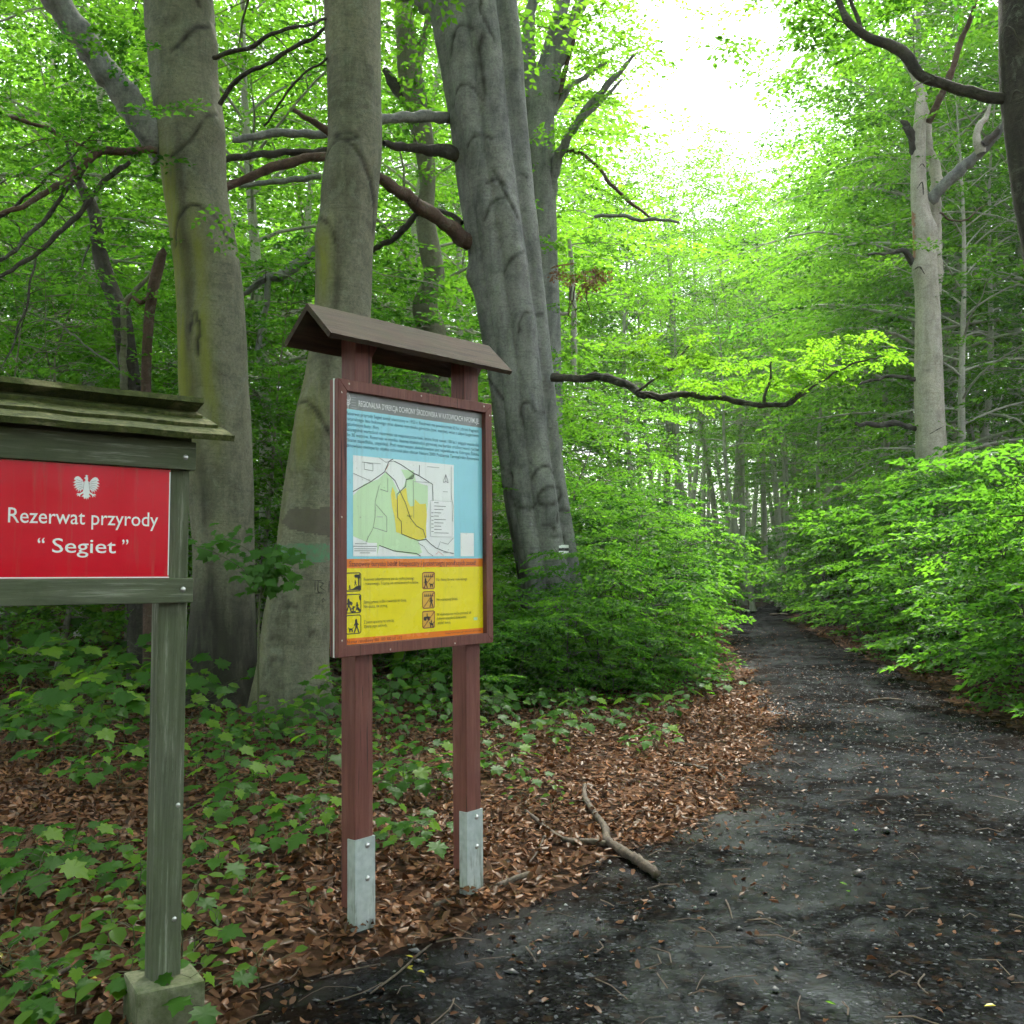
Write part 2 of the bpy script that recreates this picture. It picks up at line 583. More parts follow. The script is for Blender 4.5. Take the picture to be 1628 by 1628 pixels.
def path_mat():
    k = NT('wet_black_gravel_path')
    v = k.coord()
    vo = k.n('ShaderNodeTexVoronoi'); k.l(v, vo.inputs['Vector']); vo.inputs['Scale'].default_value = 62
    vs = k.n('ShaderNodeSeparateColor'); k.l(vo.outputs['Color'], vs.inputs[0])
    vo2 = k.n('ShaderNodeTexVoronoi'); k.l(v, vo2.inputs['Vector']); vo2.inputs['Scale'].default_value = 27
    vs2 = k.n('ShaderNodeSeparateColor'); k.l(vo2.outputs['Color'], vs2.inputs[0])
    big = k.noise(v, 1.15, 6, .66, .9)
    mid = k.noise(v, 5.0, 6, .65)
    grain = k.ramp(vs.outputs[0], [(.0, (.002, .002, .002)), (.45, (.006, .006, .0055)), (.8, (.014, .014, .013)), (.93, (.034, .035, .036)), (1, (.11, .115, .12))])
    col = k.mix(k.ramp(vs2.outputs[1], [(.86, 0), (.93, .8)]), grain, (.030, .018, .011))
    col = k.mix(k.math('MULTIPLY', k.ramp(mid, [(.46, 0), (.66, 1)]), .5), col, (.013, .009, .006))
    col = k.mix(k.math('MULTIPLY', k.ramp(big, [(.46, .9), (.60, 0)]), k.ramp(k.noise(v, 14, 5, .7), [(.40, 0), (.62, 1)])), col, (.016, .018, .020))
    edge = k.attr('edge')
    col = k.mix(k.math('MULTIPLY', edge, k.ramp(k.noise(v, 6, 6, .7), [(.3, .3), (.6, 1)]), True), col, (.022, .013, .008))
    rough = k.ramp(big, [(.42, .44), (.60, .80)])
    rough = k.math('ADD', rough, k.math('MULTIPLY', k.ramp(mid, [(.4, 0), (.7, 1)]), .18), True)
    b = k.bump(mid, .5, .02)
    b = k.bump(vo2.outputs['Distance'], .6, .016, b)
    b = k.bump(vo.outputs['Distance'], .7, .009, b)
    gl = k.ramp(k.math('MULTIPLY', big, k.ramp(k.noise(v, 9, 5, .7), [(.3, .75), (.7, 1.15)])), [(.34, .060), (.54, .006)])
    df = k.n('ShaderNodeBsdfDiffuse'); k.l(k.mix(1.0, col, (.60, .62, .64), 'MULTIPLY'), df.inputs[0]); k.l(b, df.inputs['Normal'])
    gs = k.n('ShaderNodeBsdfGlossy'); gs.inputs['Roughness'].default_value = .27; gs.inputs[0].default_value = (.86, .93, 1, 1)
    k.l(k.bump(vo.outputs['Distance'], .25, .006, k.bump(mid, .3, .015)), gs.inputs['Normal'])
    mx = k.n('ShaderNodeMixShader'); k.l(gl, mx.inputs[0]); k.l(df.outputs[0], mx.inputs[1]); k.l(gs.outputs[0], mx.inputs[2])
    k.l(mx.outputs[0], k.out.inputs[0])
    return k.m


M['ground'] = ground_mat()
M['path'] = path_mat()
M['stone'] = simple('grey_pebble', (.21, .215, .21), .6, var=.8, scale=20)
# ------------------------------------------------------------------ ground and path
PL = np.array([(-12, -5.0), (-4, -3.6), (0, -2.5), (2, -1.75), (3.6, -1.03), (4.4, -.62), (5.0, -.12), (6.0, .70), (7.6, 1.58), (10.7, 2.66),
               (15, 3.46), (19.4, 4.1), (27.7, 5.6), (44, 9.9), (60, 16), (90, 30)])
PR = np.array([(-12, 3.0), (-4, 4.1), (0, 4.5), (3.6, 4.75), (6, 4.85), (9.3, 5.0), (12, 5.35), (15, 5.85), (21, 6.66), (27.7, 7.6),
               (44, 11.9), (60, 18.2), (90, 32)])


def path_l(y):
    return np.interp(y, PL[:, 0], PL[:, 1]) + .10 * np.sin(y * 2.9) + .06 * np.sin(y * 7.1 + 1) + .04 * np.sin(y * 15.3)


def path_r(y):
    return np.interp(y, PR[:, 0], PR[:, 1]) + .10 * np.sin(y * 2.3 + 2) + .06 * np.sin(y * 6.3) + .04 * np.sin(y * 13.7)


def gz(x, y):
    x = np.asarray(x, dtype=float); y = np.asarray(y, dtype=float)
    off = np.maximum(np.interp(y, PL[:, 0], PL[:, 1]) - x, x - np.interp(y, PR[:, 0], PR[:, 1]))
    s = np.clip((off + .2) / 1.6, 0, 1)
    h = .055 * s * s * (3 - 2 * s)
    h = h + .025 * np.sin(.8 * x + 1.1) * np.sin(.66 * y + .4) + .012 * np.sin(2.3 * x + .7 * y) * np.sin(1.9 * y - .5 * x)
    far = np.clip((np.hypot(x, y) - 12) / 40, 0, 1)
    h = h + far * (.35 * np.sin(.11 * x + .5) * np.sin(.09 * y) + .25)
    bank = np.clip((-x - 4.5) / 9.0, 0, 1) * np.clip((y - 6) / 8, 0, 1)
    return h + .55 * bank


def grid_axis(lo, hi, fine_lo, fine_hi, fine):
    mid = np.arange(fine_lo, fine_hi + 1e-6, fine)
    a = [fine_lo]; st = fine
    while a[-1] > lo:
        st *= 1.16; a.append(a[-1] - st)
    b = [fine_hi]; st = fine
    while b[-1] < hi:
        st *= 1.16; b.append(b[-1] + st)
    return np.concatenate([np.array(a[1:][::-1]), mid, np.array(b[1:])])


gx = grid_axis(-400, 400, -8, 8, .16)
gy = grid_axis(-400, 600, -2, 22, .16)
X, Y = np.meshgrid(gx, gy, indexing='xy')
Z = gz(X, Y)
inpath = (X > path_l(Y) + .12) & (X < path_r(Y) - .12) & (Y < 88) & (Y > -11)
Z = np.where(inpath, Z - .03, Z)
nx, ny = len(gx), len(gy)
I, J = np.meshgrid(np.arange(ny - 1), np.arange(nx - 1), indexing='ij')
a = (I * nx + J).ravel()
me = mesh_np('ground', np.stack([X, Y, Z], -1).reshape(-1, 3), np.stack([a, a + 1, a + nx + 1, a + nx], 1), smooth=True)
tag(link('ground', me, M['ground']), kind='structure')

ys = np.concatenate([np.arange(-11.5, 22, .09), np.arange(22, 88, .35)])
nc = 60
tt = np.linspace(0, 1, nc)
Lx, Rx = path_l(ys), path_r(ys)
PX = Lx[:, None] * (1 - tt) + Rx[:, None] * tt
PY = np.repeat(ys[:, None], nc, 1)
PZ = gz(PX, PY) + .010
PZ += .007 * np.sin(PX * 9 + 2 * np.sin(PY * 3)) * np.sin(PY * 7 + PX * 2) + .007 * np.sin(PX * 21 + PY * 13) * np.sin(PY * 19 - PX * 8)
ed = np.minimum(PX - Lx[:, None], Rx[:, None] - PX)
PZ -= np.clip(.10 - ed, 0, .1) * .35
edge = np.clip(1 - ed / .55, 0, 1)
I, J = np.meshgrid(np.arange(len(ys) - 1), np.arange(nc - 1), indexing='ij')
a = (I * nc + J).ravel()
me = mesh_np('path', np.stack([PX, PY, PZ], -1).reshape(-1, 3), np.stack([a, a + 1, a + nc + 1, a + nc], 1), {'edge': edge.ravel()}, True)
tag(link('path', me, M['path']), kind='structure')


# ------------------------------------------------------------------ foliage machinery
def leaf_arrays(B, D, Nn, S, lr, sr, ratio=.62, detail=0, curl=.0):
    """B base points, D unit directions, Nn unit normals, S lengths -> vertices, faces, attrs"""
    n = len(B)
    W = np.cross(D, Nn)
    W /= np.linalg.norm(W, axis=1)[:, None] + 1e-9
    S = S[:, None]
    if detail == 0:
        fold = .10 + .10 * RNG.random((n, 1))
        droop = .12 * RNG.normal(size=(n, 1)) - .05
        v0 = B
        v1 = B + D * S * .46 + W * S * ratio * .5 + Nn * S * fold
        v2 = B + D * S + Nn * S * droop
        v3 = B + D * S * .46 - W * S * ratio * .5 + Nn * S * fold
        V = np.stack([v0, v1, v2, v3], 1).reshape(-1, 3)
        b = np.arange(n)[:, None] * 4
        F = np.concatenate([b + np.array([[0, 1, 2]]), b + np.array([[0, 2, 3]])], 0)
        k = 4
    else:
        c = curl * RNG.normal(size=(n, 1)) + (.05 if curl else .0)
        fold = .06 + .08 * RNG.random((n, 1)) + np.abs(c) * .6
        droop = c * 1.3 - .06
        v0 = B
        v1 = B + D * S * .28 + W * S * ratio * .42 + Nn * S * fold * .8
        v2 = B + D * S * .66 + W * S * ratio * .44 + Nn * S * (fold + droop * .5)
        v3 = B + D * S + Nn * S * droop
        v4 = B + D * S * .66 - W * S * ratio * .44 + Nn * S * (fold + droop * .5)
        v5 = B + D * S * .28 - W * S * ratio * .42 + Nn * S * fold * .8
        vm = B + D * S * .52 + Nn * S * droop * .25
        V = np.stack([v0, v1, v2, v3, v4, v5, vm], 1).reshape(-1, 3)
        b = np.arange(n)[:, None] * 7
        F = np.concatenate([b + np.array([q]) for q in ([0, 1, 6], [1, 2, 6], [2, 3, 6], [3, 4, 6], [4, 5, 6], [5, 0, 6])], 0)
        k = 7
    return V, F, {'lr': np.repeat(lr, k), 'sr': np.repeat(sr, k)}


def make_spray(n_side, leafL, seed, twl=1.0):
    """flat fan of twigs with alternate leaves, along +x"""
    r = np.random.default_rng(seed)
    B, D, S = [], [], []
    L = twl
    def twig(p, ang, ln, dens):
        m = max(2, int(ln / dens))
        sg = 1
        for i in range(m):
            s = (i + .6) / m
            q = p + np.array([math.cos(ang), math.sin(ang), 0]) * ln * s + np.array([0, 0, -.10 * ln * s * s])
            la = ang + sg * (math.radians(48) - .35 * s) + r.normal() * .18
            B.append(q); D.append([math.cos(la), math.sin(la), r.normal() * .16 - .06]); S.append(leafL * r.uniform(.55, 1.25))
            sg = -sg
        e = p + np.array([math.cos(ang), math.sin(ang), -.10]) * ln
        B.append(e); D.append([math.cos(ang), math.sin(ang), -.12]); S.append(leafL * r.uniform(.8, 1.1))
    dens = leafL * .62
    twig(np.zeros(3), 0, L, dens)
    sg = 1
    for i in range(n_side):
        s = .12 + .78 * i / n_side
        a = sg * math.radians(r.uniform(36, 60))
        twig(np.array([L * s, 0, -.10 * L * s * s]), a, L * (.62 - .42 * s) * r.uniform(.75, 1.15), dens)
        sg = -sg
    B = np.array(B); D = np.array(D); S = np.array(S)
    D /= np.linalg.norm(D, axis=1)[:, None]
    Nn = np.stack([r.normal(size=len(B)) * .46, r.normal(size=len(B)) * .46, np.ones(len(B))], 1)
    Nn -= D * (Nn * D).sum(1)[:, None]
    Nn /= np.linalg.norm(Nn, axis=1)[:, None]
    return B, D, Nn, S


SPR_FINE = [make_spray(7, .092, 100 + i, .82) for i in range(5)]      # ~60 leaves
SPR_SHRUB = [make_spray(6, .112, 180 + i, .82) for i in range(6)]
SPR_MED = [make_spray(6, .125, 120 + i, 1.0) for i in range(5)]
SPR_BIG = [make_spray(4, .27, 160 + i, 1.5) for i in range(4)]
SPR_FAR = [make_spray(5, .150, 140 + i, 1.15) for i in range(5)]


def spray_cloud(name, sprays, lib, detail=0, ratio=.62):
    """sprays: list of (pos, yaw, pitch, roll, scale, colour)"""
    aB, aD, aN, aS, aL, aR = [], [], [], [], [], []
    for (p, yaw, pit, rol, sc, cr) in sprays:
        B, D, Nn, S = lib[RNG.integers(len(lib))]
        cy, sy, cp, sp, cr_, sr_ = math.cos(yaw), math.sin(yaw), math.cos(pit), math.sin(pit), math.cos(rol), math.sin(rol)
        Rx_ = np.array([[1, 0, 0], [0, cr_, -sr_], [0, sr_, cr_]])
        Ry_ = np.array([[cp, 0, -sp], [0, 1, 0], [sp, 0, cp]])
        Rz_ = np.array([[cy, -sy, 0], [sy, cy, 0], [0, 0, 1]])
        R = Rz_ @ Ry_ @ Rx_
        if RNG.random() < .5:
            fl = np.array([1, -1, 1.]); B = B * fl; D = D * fl; Nn = Nn * fl
        keep = RNG.random(len(B)) < .92
        aB.append(B[keep] @ R.T * sc + np.asarray(p)); aD.append(D[keep] @ R.T); aN.append(Nn[keep] @ R.T); aS.append(S[keep] * (sc ** .5))
        aL.append(RNG.random(keep.sum())); aR.append(np.full(keep.sum(), cr))
    V, F, A = leaf_arrays(np.concatenate(aB), np.concatenate(aD), np.concatenate(aN), np.concatenate(aS), np.concatenate(aL), np.concatenate(aR), ratio, detail)
    return mesh_np(name, V, F, A)


def limb_pts(start, az, el, L, droop, n=8, wob=.12):
    p = np.array(start, dtype=float)
    out = [p.copy()]
    a, e = az, el
    st = L / n
    for i in range(n):
        a += RNG.normal() * wob
        e -= droop / n + RNG.normal() * wob * .4
        p = p + st * np.array([math.cos(a) * math.cos(e), math.sin(a) * math.cos(e), math.sin(e)])
        out.append(p.copy())
    return np.array(out)


def gen_tree(name, H, cb, R, nlimb, tr, lib, leafmat, barkmat, sub=.55, sp_step=.5, sp_scale=1.0, top_r=.35, prof=None,
             lean=.02, wander=.12, el0=.15, el1=1.0, droop=.55, trunk_n=12, cut=None, detail=0, stems=1, bright=.5):
    """returns (trunk_mesh, limbs_mesh, leaves_mesh) rooted at the origin"""
    tm, lm = [], []
    tV, tF, lV, lF = [], [], [], []
    sprays = []
    def addm(Vs, Fs, V, F):
        b = sum(len(q) for q in Vs)
        Vs.append(V); Fs.append(F + b)
    axes = []
    for s_ in range(stems):
        a0 = RNG.uniform(0, 6.28)
        sx, sy = (0, 0) if stems == 1 else (math.cos(a0) * .12, math.sin(a0) * .12)
        le = lean if stems == 1 else lean + .22
        n = max(8, int(H / .8))
        P = []
        wx = RNG.normal(size=4) * wander; ph = RNG.uniform(0, 6, 4)
        for i in range(n + 1):
            t = i / n
            P.append((sx + le * H * t * math.cos(a0) + wx[0] * math.sin(3 * t + ph[0]) + wx[1] * .5 * math.sin(8 * t + ph[1]) - wx[0] * math.sin(ph[0]) - wx[1] * .5 * math.sin(ph[1]),
                      sy + le * H * t * math.sin(a0) + wx[2] * math.sin(3 * t + ph[2]) + wx[3] * .5 * math.sin(8 * t + ph[3]) - wx[2] * math.sin(ph[2]) - wx[3] * .5 * math.sin(ph[3]),
                      -0.3 + (H + .3) * t))
        P = np.array(P)
        tt_ = np.linspace(0, 1, n + 1)
        rr = tr * ((1 - tt_) ** .95 * .96 + .02) * (1 + .55 * np.exp(-tt_ * H / .45))
        V, F = tube_np(P, rr, trunk_n, .03)
        addm(tV, tF, V, F)
        axes.append((P, rr))
    for i in range(nlimb):
        P, rr = axes[i % stems]
        t = (i + RNG.random()) / nlimb
        z = cb + (H * .985 - cb) * t
        f = (z + .3) / (H + .3) * (len(P) - 1)
        k = int(min(f, len(P) - 2)); fr = f - k
        st = P[k] * (1 - fr) + P[k + 1] * fr
        pr = prof(t) if prof else (math.sin(math.pi * min(1, (t * .78 + .22))) ** .7)
        L = max(.35, R * pr * RNG.uniform(.7, 1.2))
        az = i * 2.399 + RNG.normal() * .35
        el = el0 + (el1 - el0) * t + RNG.normal() * .12
        Q = limb_pts(st, az, el, L, droop, 7)
        if cut is not None and cut(Q[-1]): continue
        r0 = min(rr[k] * .42, .016 * L + .006)
        V, F = tube_np(Q, np.linspace(r0, .004, len(Q)), 5)
        addm(lV, lF, V, F)
        cr = np.clip(bright + RNG.normal() * .22, 0, 1)
        ns = max(2, int(L / sub))
        sg = 1
        for j in range(ns):
            s = .22 + .78 * (j + .5) / ns
            ff = s * (len(Q) - 1); kk = int(min(ff, len(Q) - 2))
            q = Q[kk] + (Q[kk + 1] - Q[kk]) * (ff - kk)
            dv = Q[kk + 1] - Q[kk]
            yaw = math.atan2(dv[1], dv[0])
            sl = L * (.50 - .28 * s) * RNG.uniform(.7, 1.2)
            ya = yaw + sg * RNG.uniform(.6, 1.1); sg = -sg
            Sb = limb_pts(q, ya, math.atan2(dv[2], np.hypot(dv[0], dv[1])) * .4 + RNG.normal() * .1, sl, .35, 4)
            if sl > .5:
                V, F = tube_np(Sb, np.linspace(.012, .003, len(Sb)), 4)
                addm(lV, lF, V, F)
            m = max(1, int(sl / sp_step))
            for u in range(m):
                ss = (u + .8) / m
                g = ss * (len(Sb) - 1); gk = int(min(g, len(Sb) - 2))
                qq = Sb[gk] + (Sb[gk + 1] - Sb[gk]) * (g - gk)
                sprays.append((qq, ya + RNG.normal() * .45, -.12 + RNG.normal() * .16, RNG.normal() * .22, sp_scale * RNG.uniform(.75, 1.15), np.clip(cr + RNG.normal() * .13, 0, 1)))
        e = Q[-1]; dv = Q[-1] - Q[-2]
        sprays.append((Q[-2], math.atan2(dv[1], dv[0]), -.1, 0, sp_scale, cr))
    tme = mesh_np(name + '_trunk', np.concatenate(tV), np.concatenate(tF), smooth=True)
    tme.materials.append(barkmat)
    lme = mesh_np(name + '_limbs', np.concatenate(lV), np.concatenate(lF), smooth=True)
    lme.materials.append(barkmat)
    cme = spray_cloud(name + '_leaves', sprays, lib, detail)
    cme.materials.append(leafmat)
    return tme, lme, cme


def place_tree(name, meshes, loc, rz, sc, label, cat, group, scz=None, leaf_part='crown'):
    r = empty(name, loc, rz)
    r.scale = (sc, sc, scz or sc)
    tag(r, label, cat, group)
    link('trunk' if leaf_part == 'crown' else 'stem', meshes[0], None, r)
    c = link(leaf_part, meshes[2], None, r)
    link('limbs', meshes[1], None, r)
    return r


# tree kinds (meshes are shared by every tree of a kind)
def dome(t):
    return (.80 + .45 * t) if t < .45 else max(.52, math.sqrt(max(.02, 1.0 - ((t - .45) / .62) ** 2)))


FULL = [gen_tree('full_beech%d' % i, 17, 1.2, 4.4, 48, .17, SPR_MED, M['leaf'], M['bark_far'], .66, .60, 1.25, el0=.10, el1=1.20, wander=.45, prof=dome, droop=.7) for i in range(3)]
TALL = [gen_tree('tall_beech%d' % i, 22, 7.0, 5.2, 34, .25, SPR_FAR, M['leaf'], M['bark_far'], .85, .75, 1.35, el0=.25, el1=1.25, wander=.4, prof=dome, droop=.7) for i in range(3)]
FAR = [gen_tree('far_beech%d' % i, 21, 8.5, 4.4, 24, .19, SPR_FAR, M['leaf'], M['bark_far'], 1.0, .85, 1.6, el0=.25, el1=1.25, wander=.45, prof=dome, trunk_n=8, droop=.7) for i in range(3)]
UNDER = [gen_tree('understorey_beech%d' % i, 7.0, .6, 2.6, 30, .055, SPR_FINE, M['leaf_shrub'], M['bark'], .48, .46, 1.1, el0=.10, el1=1.1, wander=.3, prof=dome) for i in range(3)]
SHRUB = [gen_tree('young_beech%d' % i, 2.1, .10, 1.30, 27, .024, SPR_SHRUB, M['leaf_shrub'], M['bark_dark'], .28, .27, .66, el0=.2, el1=1.15, droop=.6, wander=.10, stems=3, prof=dome) for i in range(4)]
CANOPY = [gen_tree('canopy_beech%d' % i, 17, 9.0, 5.4, 22, .2, SPR_MED, M['leaf'], M['bark'], .80, .66, 1.15, el0=.25, el1=1.2, prof=dome) for i in range(2)]
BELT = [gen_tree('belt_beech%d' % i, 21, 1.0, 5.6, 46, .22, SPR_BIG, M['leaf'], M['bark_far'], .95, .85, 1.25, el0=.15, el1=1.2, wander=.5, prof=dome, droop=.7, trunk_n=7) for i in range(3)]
ROOF = [gen_tree('shade_beech%d' % i, 17, 7.5, 6.0, 34, .24, SPR_BIG, M['leaf'], M['bark'], .95, .85, 1.25, el0=.2, el1=1.2, prof=dome, trunk_n=8) for i in range(2)]  # wide crowns for the unseen trees added to block overhead light
#--PART3--
# ------------------------------------------------------------------ the big beeches near the signs
def col_profile(e, cols):
    """distance from the centre to the outline of a union of circles along unit directions e (n,2)"""
    best = np.zeros(len(e))
    for (ox, oy, rho) in cols:
        b = e[:, 0] * ox + e[:, 1] * oy
        disc = rho * rho - (ox * ox + oy * oy) + b * b
        t = np.where(disc > 0, b + np.sqrt(np.maximum(disc, 0)), 0)
        best = np.maximum(best, t)
    return np.maximum(best, .25)


class Hero:
    def __init__(self, name, label, pts, d, mat, cat='tree', alg=None, dark=None, cols=None, nseg=40, step=.09, rough=.035, bumps=(), flare=True, group=None, lean_d=0.0, scars=()):
        """pts (px, py, width px) from the foot up, at depth d"""
        self.d, self.mat = d, mat
        foot = at(pts[0][0], pts[0][1], d)
        self.base = Vector((foot.x, d, float(gz(foot.x, d))))
        self.root = empty(name, self.base)
        tag(self.root, label, cat, group)
        C = []
        for (px, py, wp) in pts:
            c = at(px, py, d)
            C.append((c.x - self.base.x, lean_d * max(0, c.z - 1), c.z - self.base.z, wp / 2 / FPX * d))
        C = catmull(C, step)
        m = len(C)
        e = np.stack([np.cos(np.arange(nseg) * 2 * math.pi / nseg), np.sin(np.arange(nseg) * 2 * math.pi / nseg)], 1)
        V = np.zeros((m, nseg, 3)); AL = np.zeros((m, nseg)); DK = np.zeros((m, nseg))
        sd = Vector((self.base.x * 7.7, d * 3.1, 0))
        for i in range(m):
            cx, cy, cz, r = C[i]
            cl = cols(cz) if cols else None
            pr = col_profile(e, cl) if cl else np.ones(nseg)
            for j in range(nseg):
                q = Vector((e[j, 0] * 1.1, e[j, 1] * 1.1, cz * .55)) + sd
                nn = noise.noise(q) * 1.6 + noise.noise(q * 2.7) * .7 + noise.noise(Vector((e[j, 0] * 3, e[j, 1] * 3, cz * 2.5)) + sd) * .35
                fl = 0
                if flare and cz < 1.2:
                    ang = math.atan2(e[j, 1], e[j, 0])
                    fl = math.exp(-max(cz, 0) / .30) * (.10 + .22 * max(0, math.sin(ang * 3 + sd.x)) + .15 * max(0, math.sin(ang * 5 + sd.y)))
                rr = r * pr[j] * (1 + rough * nn + fl)
                V[i, j] = (cx + e[j, 0] * rr, cy + e[j, 1] * rr, cz)
            if alg or dark:
                wz = cz + self.base.z
                # image height of this ring, only used to look up where the stains sit on the bark
                py = HORIZON - (wz - EYE) / (d) * FPX
                if alg: AL[i] = alg(e[:, 0], py)
                if dark: DK[i] = dark(e[:, 0], py)
        for (px, py, rad, h) in bumps:
            c = at(px, py, d)
            z = c.z - self.base.z
            k = int(np.argmin(np.abs(C[:, 2] - z)))
            dx = np.clip(c.x - self.base.x - C[k, 0], -C[k, 3], C[k, 3])
            q = np.array([C[k, 0] + dx, C[k, 1] - math.sqrt(max(C[k, 3] ** 2 - dx * dx, 1e-4)), z])
            dist = np.linalg.norm((V - q) * np.array([1, 1, .75]), axis=2)
            out = V - np.stack([C[:, 0], C[:, 1], C[:, 2]], 1)[:, None, :]
            out /= np.linalg.norm(out, axis=2)[:, :, None] + 1e-9
            V += out * (h * np.exp(-(dist / rad) ** 2))[:, :, None]
        SCR = np.zeros((m, nseg))
        if scars:
            out = V - np.stack([C[:, 0], C[:, 1], C[:, 2]], 1)[:, None, :]
            out[:, :, 2] = 0
            out /= np.linalg.norm(out, axis=2)[:, :, None] + 1e-9
            disp = np.zeros((m, nseg))
            for (spts, wpx, amt) in scars:
                Q = []
                for (x, y, _) in catmull([(x, y, 0) for x, y in spts], 1.6):
                    c = at(x, y, d); z = c.z - self.base.z
                    k = int(np.argmin(np.abs(C[:, 2] - z)))
                    dx = c.x - self.base.x - C[k, 0]
                    f = V[k, nseg // 2:]                         # the side turned to the signs
                    jx = int(np.argmin(np.abs(f[:, 0] - C[k, 0] - dx)))
                    Q.append((f[jx, 0], f[jx, 1], z))
                Q = np.array(Q)
                zr = np.where((C[:, 2] > Q[:, 2].min() - .25) & (C[:, 2] < Q[:, 2].max() + .25))[0]
                if len(zr) == 0: continue
                sl_ = slice(zr[0], zr[-1] + 1)
                P = V[sl_]
                dist = np.full(P.shape[:2], 9.0)
                for q in Q: dist = np.minimum(dist, np.linalg.norm(P - q, axis=2))
                wob = np.array([[1 + .25 * noise.noise(Vector(P[a_, b_]) * 9 + sd) for b_ in range(nseg)] for a_ in range(P.shape[0])]) if P.shape[0] * nseg < 60000 else 1.0
                ww = max(.020, .8 * wpx / 2 / FPX * d) * wob
                amt_c = amt * .95 * np.clip(.72 + 1.6 * (wob - 1), .25, 1)
                SCR[sl_] = np.maximum(SCR[sl_], amt_c * np.exp(-(dist / (1.25 * ww)) ** 2))
                disp[sl_] += amt * (-.012 * np.exp(-(dist / ww) ** 2) + .009 * np.exp(-((dist - 2.6 * ww) / (1.8 * ww)) ** 2))
            V += out * disp[:, :, None]
        Vf = V.reshape(-1, 3)
        I, J = np.meshgrid(np.arange(m - 1), np.arange(nseg), indexing='ij')
        a = (I * nseg + J).ravel(); b = (I * nseg + (J + 1) % nseg).ravel()
        F = np.stack([a, b, b + nseg, a + nseg], 1)
        me = mesh_np('trunk', Vf, F, {'alg': AL.ravel(), 'dark': DK.ravel(), 'scar': SCR.ravel()}, True)
        self.trunk = link('trunk', me, mat, self.root)
        self.bvh = BVHTree.FromPolygons([Vector(v) + self.base for v in Vf], F.tolist())

    def hit(self, px, py):
        r = ray(px, py).normalized()
        h = self.bvh.ray_cast(CAM, r)
        return (h[0], h[1]) if h[0] is not None else (None, None)

    def scar(self, pts, wpx=3.0, name='branch_scar', mat=None, parent=None):
        dense = catmull([(x, y, 0) for x, y in pts], 3.0)
        P = []
        for (x, y, _) in dense:
            p, n_ = self.hit(x, y)
            if p is not None: P.append(p - self.base - n_ * .001)
        if len(P) < 3: return
        n = len(P)
        t = np.linspace(0, 1, n)
        r = .52 * wpx / 2 / FPX * self.d * (.35 + .65 * np.sin(math.pi * np.clip(t, .04, .96))) * (1 + .3 * RNG.normal(size=n))
        m = MB(); m.tube(P, np.abs(r) + .002, 6)
        return m.build(name, mat or M['scar'], parent or self.trunk, True)

    def patch(self, name, poly, mat, off=.003, res=3.0, rag=2.0):
        """thin patch of paint or crust that follows the bark inside a pixel outline"""
        xs = [p[0] for p in poly]; ys_ = [p[1] for p in poly]
        def inside(x, y):
            c = False; j = len(poly) - 1
            for i in range(len(poly)):
                if (poly[i][1] > y) != (poly[j][1] > y) and x < (poly[j][0] - poly[i][0]) * (y - poly[i][1]) / (poly[j][1] - poly[i][1] + 1e-9) + poly[i][0]:
                    c = not c
                j = i
            return c
        gxs = np.arange(min(xs), max(xs) + res, res); gys = np.arange(min(ys_), max(ys_) + res, res)
        idx = {}; m = MB(); vs = []; fs = []
        def vid(i, j):
            if (i, j) in idx: return idx[(i, j)]
            p, n_ = self.hit(gxs[i], gys[j])
            if p is None: idx[(i, j)] = None
            else:
                vs.append(p - self.base + n_ * off); idx[(i, j)] = len(vs) - 1
            return idx[(i, j)]
        for i in range(len(gxs) - 1):
            for j in range(len(gys) - 1):
                cx, cy = (gxs[i] + gxs[i + 1]) / 2, (gys[j] + gys[j + 1]) / 2
                cx += rag * noise.noise(Vector((cx * .12, cy * .12, 1))) * 2; cy += rag * noise.noise(Vector((cx * .12, cy * .12, 5))) * 2
                if inside(cx, cy):
                    q = [vid(i, j), vid(i, j + 1), vid(i + 1, j + 1), vid(i + 1, j)]
                    if None not in q: fs.append(q)
        if fs:
            m.add(vs, fs)
            return m.build(name, mat, self.trunk, True)

    def branch(self, pts, mat=None, name='branch', d0=None, d1=None, n=8, parent=None, depth=None):
        """pts (px, py, width px); depth runs from d0 to d1"""
        d0 = self.d if d0 is None else d0
        d1 = d0 if d1 is None else d1
        P = []
        for i, (px, py, wp) in enumerate(pts):
            dd = d0 + (d1 - d0) * i / (len(pts) - 1)
            c = at(px, py, dd)
            P.append((c.x - self.base.x, c.y - self.base.y, c.z - self.base.z, wp / 2 / FPX * dd))
        C = catmull(P, .07)
        # small kinks so that limbs are not smooth hoses
        for i in range(1, len(C) - 1):
            q = Vector((C[i, 0] * 3, C[i, 2] * 3, self.d))
            C[i, 0] += .035 * noise.noise(q * 1.3); C[i, 2] += .045 * noise.noise(q * 1.7 + Vector((4, 0, 0))) + .012 * noise.noise(q * 6)
        m = MB(); m.tube(C[:, :3], np.maximum(C[:, 3], .003) * (1 + .10 * RNG.normal(size=len(C)).clip(-1, 1)), n, .04)
        ln_ = float(np.sum(np.linalg.norm(np.diff(C[:, :3], axis=0), axis=1)))
